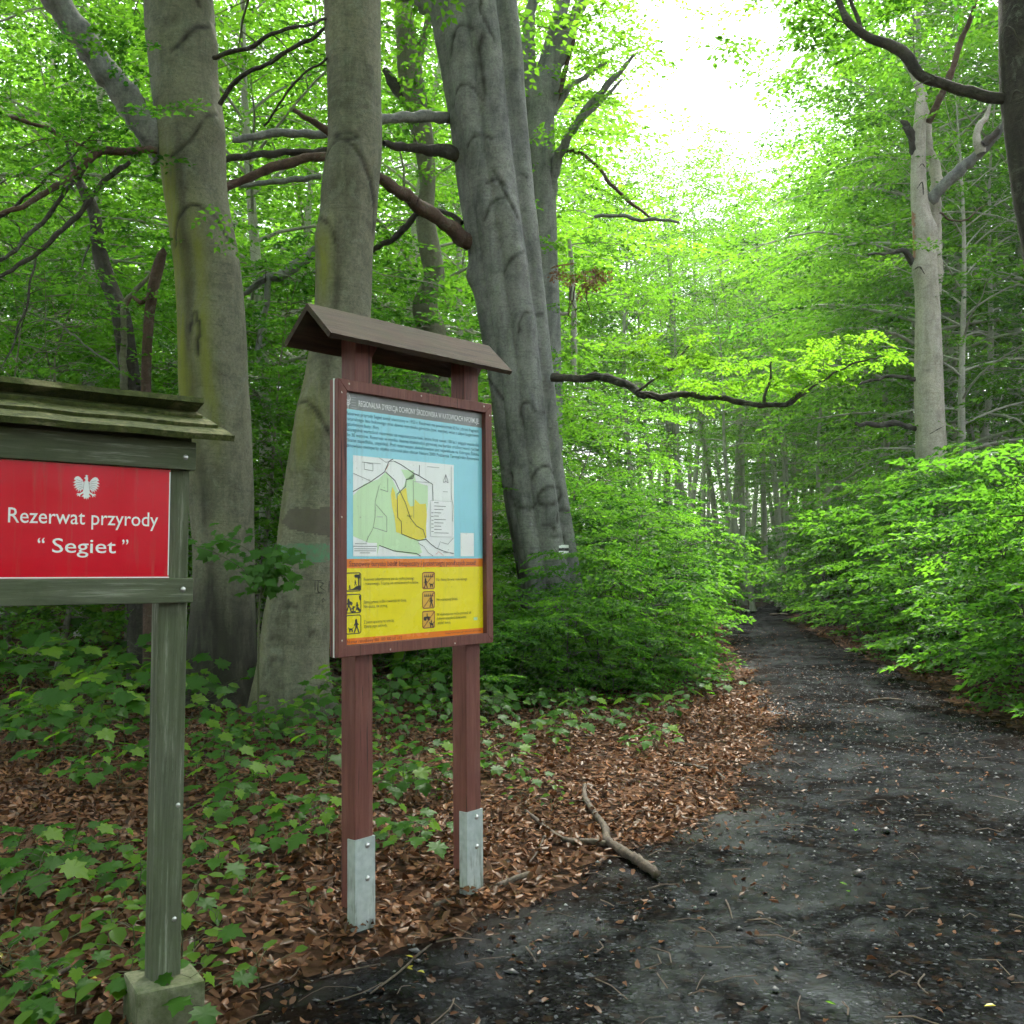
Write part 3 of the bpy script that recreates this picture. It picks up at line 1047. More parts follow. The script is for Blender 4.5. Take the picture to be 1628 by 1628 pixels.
        if n <= 10 and ln_ > .8:
            for q in range(int(ln_ * 2.2)):
                i = int(RNG.uniform(.15, .97) * (len(C) - 1))
                tv = C[min(i + 1, len(C) - 1), :3] - C[max(i - 1, 0), :3]
                az = math.atan2(tv[1], tv[0]) + RNG.choice((-1, 1)) * RNG.uniform(.4, 1.1)
                L = RNG.uniform(.15, .75)
                T = limb_pts(C[i, :3], az, RNG.uniform(-.5, .8), L, RNG.uniform(-.3, .7), 6, .22)
                m.tube(T, np.linspace(min(.010, C[i, 3] * .5), .002, len(T)), 4)
                if L > .4:
                    T2 = limb_pts(T[3], az + RNG.choice((-1, 1)) * .7, RNG.uniform(-.3, .5), L * .5, .3, 4, .2)
                    m.tube(T2, np.linspace(.004, .0015, len(T2)), 4)
        return m.build(name, mat or self.mat, parent or self.root, True), C

    def leaves(self, centers, d0, spread, nspr, lib, mat, sc=.7, name='leaves', bright=.5, pitch=-.1, yaw0=None):
        """sprays around a list of (px, py); spread in metres (x, y, z)"""
        spr = []
        for (px, py) in centers:
            c = at(px, py, d0) - self.base
            for k in range(nspr):
                p = np.array(c) + RNG.normal(size=3) * np.array(spread) * .5
                ya = RNG.uniform(0, 6.28) if yaw0 is None else yaw0 + RNG.normal() * .8
                spr.append((p, ya, pitch + RNG.normal() * .2, RNG.normal() * .25, sc * RNG.uniform(.7, 1.2), np.clip(bright + RNG.normal() * .2, 0, 1)))
        me = spray_cloud(name, spr, lib, 0)
        return link(name, me, mat, self.root)


def sm(a, b, x):
    t = np.clip((x - a) / (b - a), 0, 1)
    return t * t * (3 - 2 * t)


def alg1(ex, py):
    left = sm(.05, .55, -ex) * sm(180, 300, py) * (1 - sm(640, 800, py))
    right = np.exp(-((ex - .15 - .1 * np.sin(py * .01)) / .22) ** 2) * sm(260, 420, py) * (1 - sm(640, 780, py)) * .75
    return np.clip(left + right, 0, 1)


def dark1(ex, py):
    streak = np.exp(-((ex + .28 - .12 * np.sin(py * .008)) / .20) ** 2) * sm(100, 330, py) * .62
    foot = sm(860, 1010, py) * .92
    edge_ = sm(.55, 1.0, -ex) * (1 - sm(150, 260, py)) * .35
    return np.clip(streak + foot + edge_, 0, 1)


SC1 = [([(294, 405), (298, 372), (312, 352), (330, 346), (350, 357), (362, 372), (369, 388)], 7, .9), ([(353, 196), (340, 205), (328, 228), (314, 250), (290, 268)], 5, .9), ([(338, 56), (325, 64), (312, 80), (300, 97), (288, 108)], 6, .9), ([(303, 22), (308, 14), (320, 15), (328, 30)], 5, .9), ([(320, 540), (322, 517), (330, 512), (333, 540), (330, 575)], 5, .9)]
T1 = Hero('beech_tree', 'thick grey beech with yellow-green algae behind the red sign', [(352, 1125, 120), (354, 1000, 104), (356, 900, 96), (352, 800, 100), (345, 700, 108), (338, 600, 110), (335, 500, 106), (326, 400, 104),
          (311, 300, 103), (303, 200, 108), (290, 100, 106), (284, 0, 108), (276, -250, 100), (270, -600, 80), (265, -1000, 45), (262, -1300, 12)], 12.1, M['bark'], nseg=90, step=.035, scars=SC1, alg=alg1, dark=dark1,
          bumps=[(325, 375, .22, .07), (350, 215, .16, .06), (338, 78, .16, .06), (372, 425, .15, .04), (330, 530, .16, .03)])
T1.branch([(262, 250, 46), (240, 215, 48), (205, 160, 47), (165, 110, 45), (130, 60, 44), (98, 15, 42), (60, -45, 40), (-40, -200, 30)], M['bark_grey'], d1=11.2, n=14)
for pts_, mt in (([(250, 240, 12), (200, 239, 12), (152, 246, 14), (105, 284, 11), (45, 322, 9), (-20, 350, 7)], 'bark_brown'),
                 ([(152, 246, 9), (108, 300, 8), (60, 362, 8), (18, 400, 7), (-20, 420, 6)], 'bark_dark'),
                 ([(205, 258, 8), (165, 290, 8), (128, 335, 9), (62, 402, 8), (20, 428, 7), (-20, 448, 6)], 'bark_dark'),
                 ([(150, 244, 8), (105, 222, 8), (55, 200, 7), (0, 178, 6), (-40, 160, 5)], 'bark_brown'),
                 ([(60, 404, 4), (48, 450, 4), (38, 500, 4), (14, 560, 3), (0, 590, 2)], 'bark_dark'),
                 ([(340, 92, 8), (400, 70, 7), (460, 45, 6), (525, 32, 5)], 'bark_dark'),
                 ([(350, 165, 9), (385, 125, 8), (440, 92, 7), (520, 45, 6), (590, -20, 5)], 'bark_dark'),
                 ([(420, 200, 4), (445, 165, 4), (470, 130, 4), (520, 92, 4)], 'bark_dark'),
                 ([(0, 345, 6), (50, 305, 5), (100, 262, 4), (150, 210, 3)], 'bark_dark')):
    T1.branch(pts_, M[mt], d0=11.9, d1=11.0, n=6)
T1.leaves([(30, 60), (90, 150), (20, 150), (170, 200), (190, 130), (210, 60), (130, 215), (60, 240), (195, 290)], 11.0, (.9, .9, .35), 4, SPR_FINE, M['leaf'], .75, bright=.15)


def alg2(ex, py):
    a = np.exp(-((ex + .55) / .35) ** 2) * np.exp(-((py - 425) / 55) ** 2)
    b = np.exp(-((ex + .35) / .4) ** 2) * np.exp(-((py - 690) / 60) ** 2) * 1.0
    c = sm(.5, 1, -ex) * sm(300, 500, py) * .25
    return np.clip(a + b + c, 0, 1)


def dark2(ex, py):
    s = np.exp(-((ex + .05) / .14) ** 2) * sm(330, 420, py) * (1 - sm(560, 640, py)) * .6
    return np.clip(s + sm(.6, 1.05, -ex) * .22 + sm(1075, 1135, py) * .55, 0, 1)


CR2 = []
for yy, x0, x1 in ((148, 524, 600), (163, 525, 585), (184, 522, 592), (528, 503, 585), (575, 494, 560), (752, 470, 540)):
    CR2.append(([(x0, yy + 6), ((x0 + x1) / 2 - 12, yy + 1), ((x0 + x1) / 2 + 12, yy), (x1, yy + 3)], 1, .28))
for (x, y, s_) in ((474, 962, 8), (450, 1010, 7), (453, 1045, 9), (432, 1098, 8), (440, 925, 6), (507, 1005, 5), (462, 1130, 14), (520, 1090, 8)):
    CR2.append(([(x - s_, y + 2), (x, y - 2), (x + s_, y + 2)], 5, .7))
SC2 = [([(514, 312), (517, 285), (526, 256), (546, 242), (566, 250), (582, 272), (592, 300), (596, 335), (594, 372)], 6.5, .9), ([(503, 362), (514, 358), (526, 368), (536, 382), (540, 398)], 5, .9), ([(540, 300 - 68), (556, 229), (574, 236), (560, 241), (540, 234)], 2, .9), ([(473, 656), (480, 647), (495, 646), (510, 660), (522, 680), (536, 702)], 7, .9)] + CR2
T2 = Hero('beech_tree', 'straight grey beech with a green paint band behind the map board', [(468, 1142, 150), (466, 1100, 128), (468, 1050, 112), (474, 980, 106), (484, 920, 102), (491, 860, 98), (498, 780, 94), (512, 690, 94), (530, 600, 92),
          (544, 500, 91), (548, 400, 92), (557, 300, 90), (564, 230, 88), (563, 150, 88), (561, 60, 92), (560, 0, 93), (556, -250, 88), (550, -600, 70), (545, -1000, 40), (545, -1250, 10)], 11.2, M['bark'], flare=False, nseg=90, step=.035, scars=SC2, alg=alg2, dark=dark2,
          bumps=[(550, 275, .20, .07), (515, 385, .14, .05), (596, 262, .10, .03), (490, 660, .2, .03)])
k = NT('green_tree_paint')
c_ = k.mix(k.ramp(k.noise(k.coord(), 14, 6, .7), [(.35, 0), (.62, 1)]), (.065, .23, .105), (.13, .15, .09))
M['paint_green'] = k.pbr(c_, .7)
T2.patch('paint_band', [(428, 868), (480, 864), (545, 866), (548, 890), (520, 895), (480, 892), (430, 894)], M['paint_green'], .003, 3)
M['crust'] = simple('rough_bark_crust', (.125, .112, .078), .9, var=.6, scale=14)
T2.patch('bark_crust', [(448, 832), (458, 812), (478, 806), (500, 808), (520, 806), (545, 812), (542, 845), (530, 856), (505, 850), (480, 846), (462, 842)], M['crust'], .004, 3)
for txt_pts in ([(501, 922), (501, 944)], [(501, 923), (512, 923)], [(502, 943), (514, 943)], [(506, 924), (506, 941), (514, 941)], [(506, 925), (515, 928), (509, 933), (517, 939)],
                [(523, 923), (523, 943)], [(523, 924), (530, 927), (524, 932), (531, 943)], [(513, 951), (517, 955), (513, 957), (512, 953), (515, 951)], [(526, 952), (528, 957), (525, 960)]):
    T2.scar(txt_pts if len(txt_pts) > 2 else [txt_pts[0], ((txt_pts[0][0] + txt_pts[1][0]) / 2, (txt_pts[0][1] + txt_pts[1][1]) / 2), txt_pts[1]], 2.4, 'carved_letter')


def cols3(z):
    t = np.clip((z - 1) / 10, 0, 1)
    w_ = .05 * math.sin(z * .9)
    return [(-.44 + w_, .0, .56), (.22 - .1 * t, -.46, .42 - .04 * t), (.73 + .02 * math.sin(z), -.18, .27), (-.02, .5, .55), (-.28 - .1 * t, -.42, .36), (.42, .1, .45)]


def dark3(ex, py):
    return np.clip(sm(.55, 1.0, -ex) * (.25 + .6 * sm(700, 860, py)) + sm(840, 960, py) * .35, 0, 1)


SC3 = [(a_, b_, .85) for a_, b_ in (([(722, 181), (732, 162), (746, 160), (759, 170), (770, 184)], 4), ([(745, 251), (754, 240), (769, 236), (783, 243)], 4),
                 ([(772, 365), (780, 343), (796, 334), (809, 339), (822, 356)], 4), ([(719, 110), (728, 77), (743, 70), (754, 77)], 4),
                 ([(732, 15), (754, 22), (765, 33), (767, 55), (787, 92)], 5), ([(802, 446), (813, 428), (831, 415)], 6),
                 ([(825, 540), (827, 522), (836, 509), (851, 507), (863, 505)], 4), ([(832, 680), (828, 654), (840, 647), (851, 662), (865, 662)], 4),
                 ([(854, 791), (865, 780), (887, 776), (891, 791), (876, 805), (858, 805), (854, 791)], 4), ([(845, 765), (854, 750), (869, 745), (880, 757)], 4),
                 ([(884, 831), (886, 816), (895, 811), (908, 816)], 3.5), ([(863, 835), (880, 842), (873, 853), (895, 853), (897, 864)], 3.5),
                 ([(768, 88), (764, 110), (768, 140), (772, 175)], 9), ([(785, 290), (800, 320), (815, 350), (822, 362)], 3), ([(822, 285), (830, 286), (838, 292)], 3),
                 ([(758, 560), (775, 600), (800, 640)], 4), ([(800, 745), (815, 760), (812, 790), (825, 800)], 5), ([(818, 805), (840, 812), (850, 806)], 4), ([(775, 308), (790, 304), (806, 316)], 3))]
T3 = Hero('beech_tree', 'massive leaning beech of several fused stems beside the map board', [(885, 1085, 124), (880, 1000, 110), (868, 900, 102), (852, 800, 102), (840, 700, 102), (830, 600, 103), (816, 500, 110), (803, 400, 116), (788, 300, 122), (775, 200, 127),
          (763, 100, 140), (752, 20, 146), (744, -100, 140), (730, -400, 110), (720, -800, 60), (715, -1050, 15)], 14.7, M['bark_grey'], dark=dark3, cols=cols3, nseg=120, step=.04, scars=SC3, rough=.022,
          bumps=[(745, 85, .25, .05), (740, 175, .22, .05), (768, 250, .2, .05), (796, 350, .2, .06), (830, 430, .16, .06), (845, 525, .18, .06), (737, 440, .14, .08), (842, 662, .16, .05), (875, 790, .2, .05)])
for (y0, y1, mt) in ((867, 871.5, 'p_white'), (871.5, 876.5, 'p_black'), (876.5, 881.5, 'p_white')):
    T3.patch('trail_blaze', [(888, y0), (904, y0 - .6), (904, y1 - .6), (888, y1)], M[mt], .006, 1.0, .25)
T3.branch([(735, 60, 40), (712, 40, 38), (690, 15, 36), (660, -8, 32), (620, -30, 28), (560, -70, 22)], n=12)
T3.branch([(715, 187, 20), (690, 186, 18), (640, 186, 17), (600, 192, 15), (520, 212, 14), (440, 212, 13), (370, 222, 11)], M['bark_grey'], d0=14.7, d1=13.2)
T3.branch([(730, 250, 24), (705, 240, 22), (680, 238, 18), (640, 234, 14), (610, 228, 10)], M['bark_dark'], d0=14.6, d1=14)
T3.branch([(745, 385, 30), (725, 370, 24), (690, 345, 22), (660, 322, 22), (630, 300, 20), (600, 282, 18)], M['bark_brown'], d0=14.6, d1=13.6, n=10)
T3.branch([(735, 355, 10), (700, 335, 8), (665, 340, 10), (630, 375, 10), (598, 395, 9), (560, 420, 8)], M['bark_dark'], d0=14.9, d1=15.5)
T3.branch([(525, 240, 12), (470, 243, 12), (410, 246, 12), (350, 256, 11), (320, 262, 8)], M['bark_dark'], d0=13.4, d1=13)
T3.branch([(530, 248, 13), (490, 250, 15), (440, 264, 16), (395, 282, 15), (355, 300, 13), (330, 318, 8)], M['bark_brown'], d0=13.3, d1=12.9)
T3.branch([(525, 212, 14), (500, 196, 11), (466, 174, 7)], M['bark_brown'], d0=13.2, d1=13)
T3.branch([(510, 280, 9), (470, 285, 10), (430, 290, 9), (380, 296, 6)], M['bark_grey'], d0=15.5, d1=15.5)
T3.branch([(510, 390, 16), (480, 415, 18), (445, 438, 18), (428, 442, 14), (400, 460, 10), (380, 475, 6)], M['bark_grey'], d0=15.8, d1=15.5)
T3.branch([(428, 442, 10), (425, 470, 10), (418, 510, 9), (408, 560, 8)], M['bark_grey'], d0=15.6, d1=15.6)
T3.branch([(878, 600, 15), (915, 601, 13), (955, 602, 14), (995, 610, 14), (1018, 625, 13), (1045, 631, 12), (1090, 626, 10), (1130, 630, 9), (1180, 638, 9), (1250, 645, 8), (1275, 620, 5)], M['bark_dark'], d0=14.4, d1=12.6)
T3.branch([(1010, 622, 5), (1060, 590, 4), (1090, 560, 3), (1100, 540, 2)], M['bark_dark'], d0=13.6, d1=13.4, n=5)
T3.branch([(1215, 642, 6), (1222, 610, 4), (1226, 575, 3)], M['bark_dark'], d0=12.8, d1=12.8, n=5)
T3.branch([(1250, 645, 6), (1300, 610, 4), (1350, 580, 3), (1395, 570, 2)], M['bark_dark'], d0=12.7, d1=12.4, n=5)
bl = [(1015, 555), (1045, 540), (1075, 560), (1105, 575), (1135, 590), (1085, 600), (1050, 590), (1115, 615), (1030, 580), (1185, 565), (1215, 575), (1245, 585), (1205, 605), (1240, 610), (1190, 625), (1265, 600),
      (1295, 560), (1325, 550), (1360, 560), (1390, 570), (1345, 585), (1310, 590), (1370, 550), (1285, 585)]
T3.leaves(bl, 13.0, (.25, .7, .10), 4, SPR_FINE, M['leaf_bright'], .48, 'leaves', .6, -.12)
T3.leaves([(900, 700), (960, 690), (1000, 660), (940, 640), (1010, 700), (920, 560), (900, 500), (930, 420), (900, 380), (880, 330)], 15.2, (.9, .9, .5), 4, SPR_FINE, M['leaf'], .75, 'leaves', .4)
T3.leaves([(640, 60), (600, 20), (660, 130), (640, 240), (690, 260), (620, 300), (760, 290)], 16.0, (1.0, .9, .6), 4, SPR_FINE, M['leaf'], .75, 'leaves', .3)

T4 = Hero('beech_tree', 'slim grey beech with forking tops right behind the massive leaning beech', [(878, 1010, 50), (874, 800, 44), (872, 520, 40), (868, 420, 40), (862, 320, 46), (860, 250, 48), (860, 180, 46), (866, 130, 38), (876, 80, 30), (888, 30, 26), (900, -20, 22), (920, -150, 10)],
          18.0, M['bark_grey'], nseg=24, rough=.05)
T4.branch([(868, 180, 34), (878, 120, 28), (895, 70, 26), (915, 25, 20), (935, -15, 16), (960, -80, 8)], n=10)
T4.branch([(850, 200, 24), (840, 120, 30), (838, 60, 22), (846, 0, 16), (850, -80, 8)], n=10)
T4.branch([(872, 330, 20), (882, 270, 17), (895, 232, 16), (925, 185, 14), (962, 140, 11), (990, 108, 8), (1015, 82, 4)], n=8, d1=17)
T4.branch([(925, 188, 9), (955, 162, 8), (975, 140, 6), (990, 125, 3)], n=6)
T4.branch([(880, 180, 12), (905, 140, 10), (935, 118, 8), (965, 100, 5)], n=6)
T4.branch([(885, 165, 9), (900, 110, 8), (912, 60, 7), (915, 30, 4)], M['bark_brown'], n=6)
T4.branch([(890, 238, 6), (915, 242, 6), (940, 255, 6), (965, 285, 6), (1000, 320, 6), (1035, 347, 4)], M['bark_brown'], n=6, d1=16.5)
T4.branch([(945, 345, 6), (985, 344, 7), (1020, 348, 7), (1080, 354, 5)], M['bark_grey'], n=6, d0=16.5, d1=16)
T4.branch([(876, 495, 12), (890, 500, 8), (905, 498, 4)], M['bark_pale'], n=6)
T4.branch([(913, 600, 9), (912, 520, 9), (910, 440, 8), (905, 380, 6)], M['bark_far'], n=6, d0=19, d1=19)
T4.leaves([(900, 30), (940, 40), (990, 20), (1030, 40), (960, 80), (1000, 70), (920, 110), (1040, 10), (900, 160), (930, 215), (890, 260), (960, 215), (880, 300)], 17.6, (1.1, 1.0, .45), 5, SPR_FINE, M['leaf'], .85, 'leaves', .7)
T4.leaves([(905, 425), (940, 430), (965, 428), (930, 445)], 15.8, (.25, .3, .12), 3, SPR_FINE, M['leaf_dead'], .42, 'leaves', .5, -.5)
for i in range(4):
    x0 = 895 + RNG.uniform(0, 40)
    T4.branch([(x0, 455, 2), (x0 - RNG.uniform(0, 8), 475, 1.8), (x0 + RNG.uniform(-12, 12), 498, 1.5), (x0 + RNG.uniform(-18, 14), 520, 1)], M['bark_brown'], n=4, d0=16, d1=16)

T5 = Hero('beech_tree', 'twisted knotted tree between the painted beech and the massive beech', [(700, 1040, 44), (694, 800, 42), (692, 640, 44), (690, 590, 42), (694, 550, 34), (684, 515, 46), (676, 480, 40), (690, 440, 34), (684, 400, 36), (676, 340, 30), (680, 290, 26), (672, 220, 36),
          (662, 170, 38), (652, 120, 40), (646, 60, 34), (640, 0, 26), (630, -150, 10)], 17.0, M['bark'], nseg=24, rough=.09)
T5.branch([(660, 170, 20), (640, 150, 20), (622, 130, 18), (612, 110, 12)], M['bark_dark'])
T5.branch([(655, 110, 16), (668, 80, 14), (680, 40, 12), (690, 0, 8)], M['bark'])
T6 = Hero('crooked_tree', 'thin crooked brown tree rising above the mossy sign roof', [(222, 1090, 36), (216, 800, 32), (210, 640, 30), (204, 580, 30), (192, 500, 29), (172, 450, 27), (158, 400, 24), (152, 350, 20), (142, 320, 22), (124, 285, 16), (112, 250, 8), (100, 200, 4)], 13.0, M['bark_dark'], nseg=18, rough=.06)
T6.branch([(198, 620, 12), (196, 540, 11), (196, 490, 9), (210, 465, 8), (240, 435, 6)], M['bark'], n=6, d0=12.8)
T6.branch([(165, 380, 4), (148, 372, 4), (140, 395, 3), (120, 440, 2)], M['bark_grey'], n=5)
T6.branch([(205, 600, 4), (150, 560, 3), (100, 520, 3), (60, 500, 2)], M['bark_grey'], n=5)
sn = Hero('dead_snag', 'broken reddish dead stem standing close to the crooked brown tree', [(238, 1090, 22), (236, 800, 20), (232, 620, 16), (236, 520, 16), (242, 470, 17), (250, 430, 18), (258, 402, 14), (260, 394, 3)], 12.7, M['bark_brown'], nseg=14, rough=.09, flare=False)
sn.branch([(243, 465, 10), (225, 480, 8), (212, 470, 6), (200, 492, 4)], M['bark_brown'], n=6)

T7 = Hero('dead_tree', 'bleached dead beech with broken top on the right above the shrubs', [(1482, 1026, 60), (1482, 800, 50), (1481, 740, 48), (1477, 620, 45), (1475, 500, 38), (1471, 420, 35), (1468, 370, 32), (1461, 300, 25), (1461, 220, 21), (1465, 160, 15), (1466, 146, 10), (1465, 138, 3)], 22.0, M['bark_pale'], nseg=28, rough=.05,
          bumps=[(1478, 370, .2, .1), (1456, 430, .18, .1), (1480, 570, .16, .05)])
T7.branch([(1485, 470, 22), (1488, 400, 20), (1487, 340, 18), (1489, 290, 19), (1486, 265, 17), (1478, 235, 13), (1473, 190, 11), (1471, 158, 5)], M['bark_pale'], n=12, d0=22.4)
T7.branch([(1468, 160, 16), (1458, 128, 14), (1447, 110, 12), (1438, 94, 8), (1424, 86, 2)], M['bark_pale'], n=8)
T7.branch([(1476, 195, 12), (1490, 165, 12), (1510, 120, 11), (1530, 60, 9), (1542, 30, 7), (1556, -10, 5)], M['bark_brown'], n=8, d1=20.5)
T7.branch([(1478, 320, 20), (1495, 300, 20), (1520, 276, 20), (1548, 252, 17), (1575, 228, 13), (1592, 205, 10), (1600, 185, 5)], M['bark_grey'], n=10, d1=21)
T7.branch([(1560, 244, 16), (1552, 222, 13), (1556, 202, 11), (1568, 185, 9), (1574, 165, 4)], M['bark_pale'], n=8, d0=21.3)
T7.branch([(1562, 230, 14), (1585, 210, 12), (1600, 195, 8)], M['bark_dark'], n=6, d0=21.2)
T7.branch([(1458, 250, 16), (1448, 215, 14), (1440, 196, 12), (1432, 192, 4)], M['bark_dark'], n=7)
T7.branch([(1494, 338, 4), (1512, 350, 3), (1535, 350, 3), (1560, 330, 2), (1570, 325, 1)], M['bark_brown'], n=5)
T7.branch([(1452, 420, 12), (1438, 400, 10), (1420, 402, 6), (1380, 405, 4)], M['bark_dark'], n=6)
T7.branch([(1460, 605, 8), (1430, 598, 7), (1405, 600, 5), (1365, 612, 4)], M['bark_dark'], n=6)
T7.branch([(1458, 682, 9), (1420, 672, 10), (1390, 676, 9), (1360, 672, 6)], M['bark_dark'], n=6)
for pts_, w_ in (([(1452, 430), (1462, 424), (1470, 436)], 4), ([(1478, 690), (1492, 682), (1500, 678)], 3),
                 ([(1462, 265), (1466, 260), (1472, 268)], 3), ([(1458, 300), (1466, 290), (1468, 310)], 4)):
    T7.scar(pts_ if len(pts_) > 2 else [pts_[0], ((pts_[0][0] + pts_[1][0]) / 2, (pts_[0][1] + pts_[1][1]) / 2), pts_[1]], w_)
M['raw'] = simple('raw_split_wood', (.42, .22, .13), .8, var=.6, scale=18)
T7.patch('split_wood', [(1446, 330), (1455, 340), (1456, 410), (1450, 415), (1446, 370)], M['raw'], .01, 2)

T8 = Hero('beech_tree', 'dark beech trunk cut by the right edge of the picture', [(1790, 1230, 130), (1760, 1000, 104), (1722, 700, 100), (1695, 500, 98), (1676, 380, 97), (1658, 280, 97), (1648, 200, 99), (1642, 120, 101), (1640, 40, 100), (1638, -60, 98), (1630, -300, 90), (1610, -700, 70), (1600, -1100, 30)], 8.2, M['bark_dark'], rough=.03,
          bumps=[(1596, 60, .12, .04)])
T8.scar([(1592, 55), (1600, 42), (1612, 50), (1622, 75)], 5)
T8.scar([(1606, 165), (1614, 145), (1626, 148)], 5)
T8.branch([(1610, 158, 18), (1575, 153, 17), (1530, 143, 18), (1490, 130, 18), (1462, 118, 18), (1445, 95, 19), (1432, 80, 21), (1410, 74, 16), (1385, 66, 16), (1360, 45, 14), (1343, 30, 13), (1333, 0, 9), (1322, -30, 7)], M['bark_dark'], n=10, d0=8.2, d1=8.8)
T8.branch([(1372, 55, 9), (1365, 30, 8), (1352, 5, 7), (1345, -30, 5)], M['bark_dark'], n=7, d0=8.7, d1=8.9)
T8.leaves([(1330, 20), (1290, 10), (1310, 45), (1360, 60), (1390, 30), (1260, 5), (1420, 10)], 9.2, (.5, .5, .2), 4, SPR_FINE, M['leaf'], .55, 'leaves', .3)

for T, cm, rz in ((T1, 0, .3), (T2, 1, 1.9), (T3, 0, 2.6)):
    for nm, mi in (('crown', 2), ('limbs', 1)):
        o = link(nm, CANOPY[cm][mi], None, T.root)
        o.rotation_euler[2] = rz
        if T is T3: o.location.z = 2.6

# ------------------------------------------------------------------ the wood behind
def spot(px, d):
    x = (px - 814) / FPX * d
    return (x, d, float(gz(x, d)) - .05)


def where_left(px):
    return ('at the far left of the algae-stained beech' if px < 60 else 'just left of the algae-stained beech' if px < 290 else 'between the algae-stained and the painted beech' if px < 510 else
            'between the painted and the massive leaning beech' if px < 730 else 'right behind the massive leaning beech')


def where_right(px):
    return ('above the bend of the path' if px < 1290 else 'left of the bleached dead beech' if px < 1450 else 'right of the bleached dead beech' if px < 1640 else 'beyond the right edge')


def how_far(d, a, b):
    return 'nearest' if d < a else 'farther' if d < b else 'farthest'


LW = [(-60, 17.5, 0), (140, 20, 1), (420, 19, 2), (610, 21, 0), (-230, 22, 1), (20, 25, 2), (260, 26, 0), (500, 27, 1), (720, 27, 2), (815, 33, 0), (-130, 34, 1), (120, 36, 2),
      (370, 36, 1), (620, 38, 2), (800, 42, 2), (850, 52, 1), (750, 50, 1)]
for i, (px, d, kx) in enumerate(LW):
    place_tree('beech_tree', FULL[kx], spot(px, d), RNG.uniform(0, 6.28), RNG.uniform(.95, 1.15) * (1.3 if d > 40 and px < 900 else 1), '%s leafy beech %s' % (how_far(d, 22, 34), where_left(px)), 'tree', 'leafy beeches behind the left trunks')
LU = [(-40, 12.5, 0, .75), (90, 14, 1, .85), (230, 15, 2, .8), (400, 15.5, 0, .9), (450, 14, 1, .55), (590, 16, 2, .9), (640, 14.5, 0, .6), (740, 17, 1, .8), (920, 19, 2, .7), (-150, 15, 2, 1), (20, 18, 0, 1), (300, 19, 1, 1), (520, 20, 0, 1), (940, 22, 1, .6), (680, 21, 2, 1)]
for (px, d, kx, s_) in LU:
    place_tree('young_beech', UNDER[kx], spot(px, d), RNG.uniform(0, 6.28), s_, '%s young beech with low branches %s' % ('low' if s_ < .7 else 'taller', where_left(px)), 'tree', 'young beeches under the left trunks')
RW = [(1310, 52, 0, 'T', .85), (1385, 46, 1, 'T', .95), (1500, 36, 2, 'F', 1.1), (1530, 33, 0, 'F', 1.15), (1600, 40, 1, 'F', 1.1), (1660, 30, 2, 'F', 1.2), (1760, 26, 0, 'F', 1.2), (1340, 62, 1, 'T', 1.0), (1420, 56, 0, 'T', 1.0), (1500, 50, 2, 'T', 1), (1590, 52, 1, 'T', 1.05), (1700, 48, 0, 'T', 1.05),
      (1820, 40, 1, 'T', 1), (1550, 24, 1, 'F', .8), (1275, 60, 2, 'T', .85), (1235, 66, 0, 'T', .95), (1900, 28, 2, 'F', 1.1)]
for (px, d, kx, kd, s_) in RW + [(1480, 29, 1, 'F', 1.25), (1610, 33, 0, 'F', 1.3), (1440, 42, 2, 'T', 1.0), (1350, 54, 0, 'T', 1.0)]:
    s_ *= 1.10 if px > 1330 and d > 28 else 1.0
    place_tree('beech_tree', (FULL if kd == 'F' else TALL)[kx], spot(px, d), RNG.uniform(0, 6.28), s_, '%s light green layered beech %s' % (how_far(d, 34, 49), where_right(px)), 'tree', 'tall beeches right of the path')
FARP = [1006, 1017, 1041, 1049, 1058, 1073, 1086, 1098, 1106, 1116, 1127, 1138, 1147, 1158, 1166, 1178, 1190, 1199, 1208, 1217, 1231, 1240, 1248, 1256, 1269, 1278, 1290, 1302, 1312, 1326, 1335, 1351, 1362, 1374]
for i, px in enumerate(FARP):
    d = 62 + (i * 37 % 11) * 5.5 + RNG.uniform(0, 4)
    s_ = RNG.uniform(1.1, 1.35) * (1 + .25 * (d - 62) / 60)
    place_tree('slender_beech', FAR[i % 3], spot(px, d), RNG.uniform(0, 6.28), s_, 'slender grey trunk in the distant stand beyond the bend of the path', 'tree', 'slender distant trunks')
for (px, d, kx, s_) in ((1197, 38, 0, .62), (1246, 40, 1, .62), (1270, 44, 2, .6), (1303, 42, 1, .7), (1351, 46, 2, .7), (1374, 46, 0, .72), (1416, 34, 1, .8), (1428, 33, 2, .8), (1524, 30, 0, .8), (1568, 36, 1, .85), (1586, 37, 2, .8), (1608, 36, 0, .9), (1060, 50, 1, .9), (1045, 46, 2, .85), (1110, 47, 0, 1.0), (1180, 50, 1, 1.0), (1240, 46, 2, .95), (1160, 57, 0, 1.15), (1075, 44, 1, .9), (1010, 44, 2, .95), (1215, 58, 1, 1.1)):
    place_tree('slender_beech', FAR[kx], spot(px, d), RNG.uniform(0, 6.28), s_, 'grey beech trunk behind the shrubs %s' % where_right(px), 'tree', 'mid distance trunks', s_)

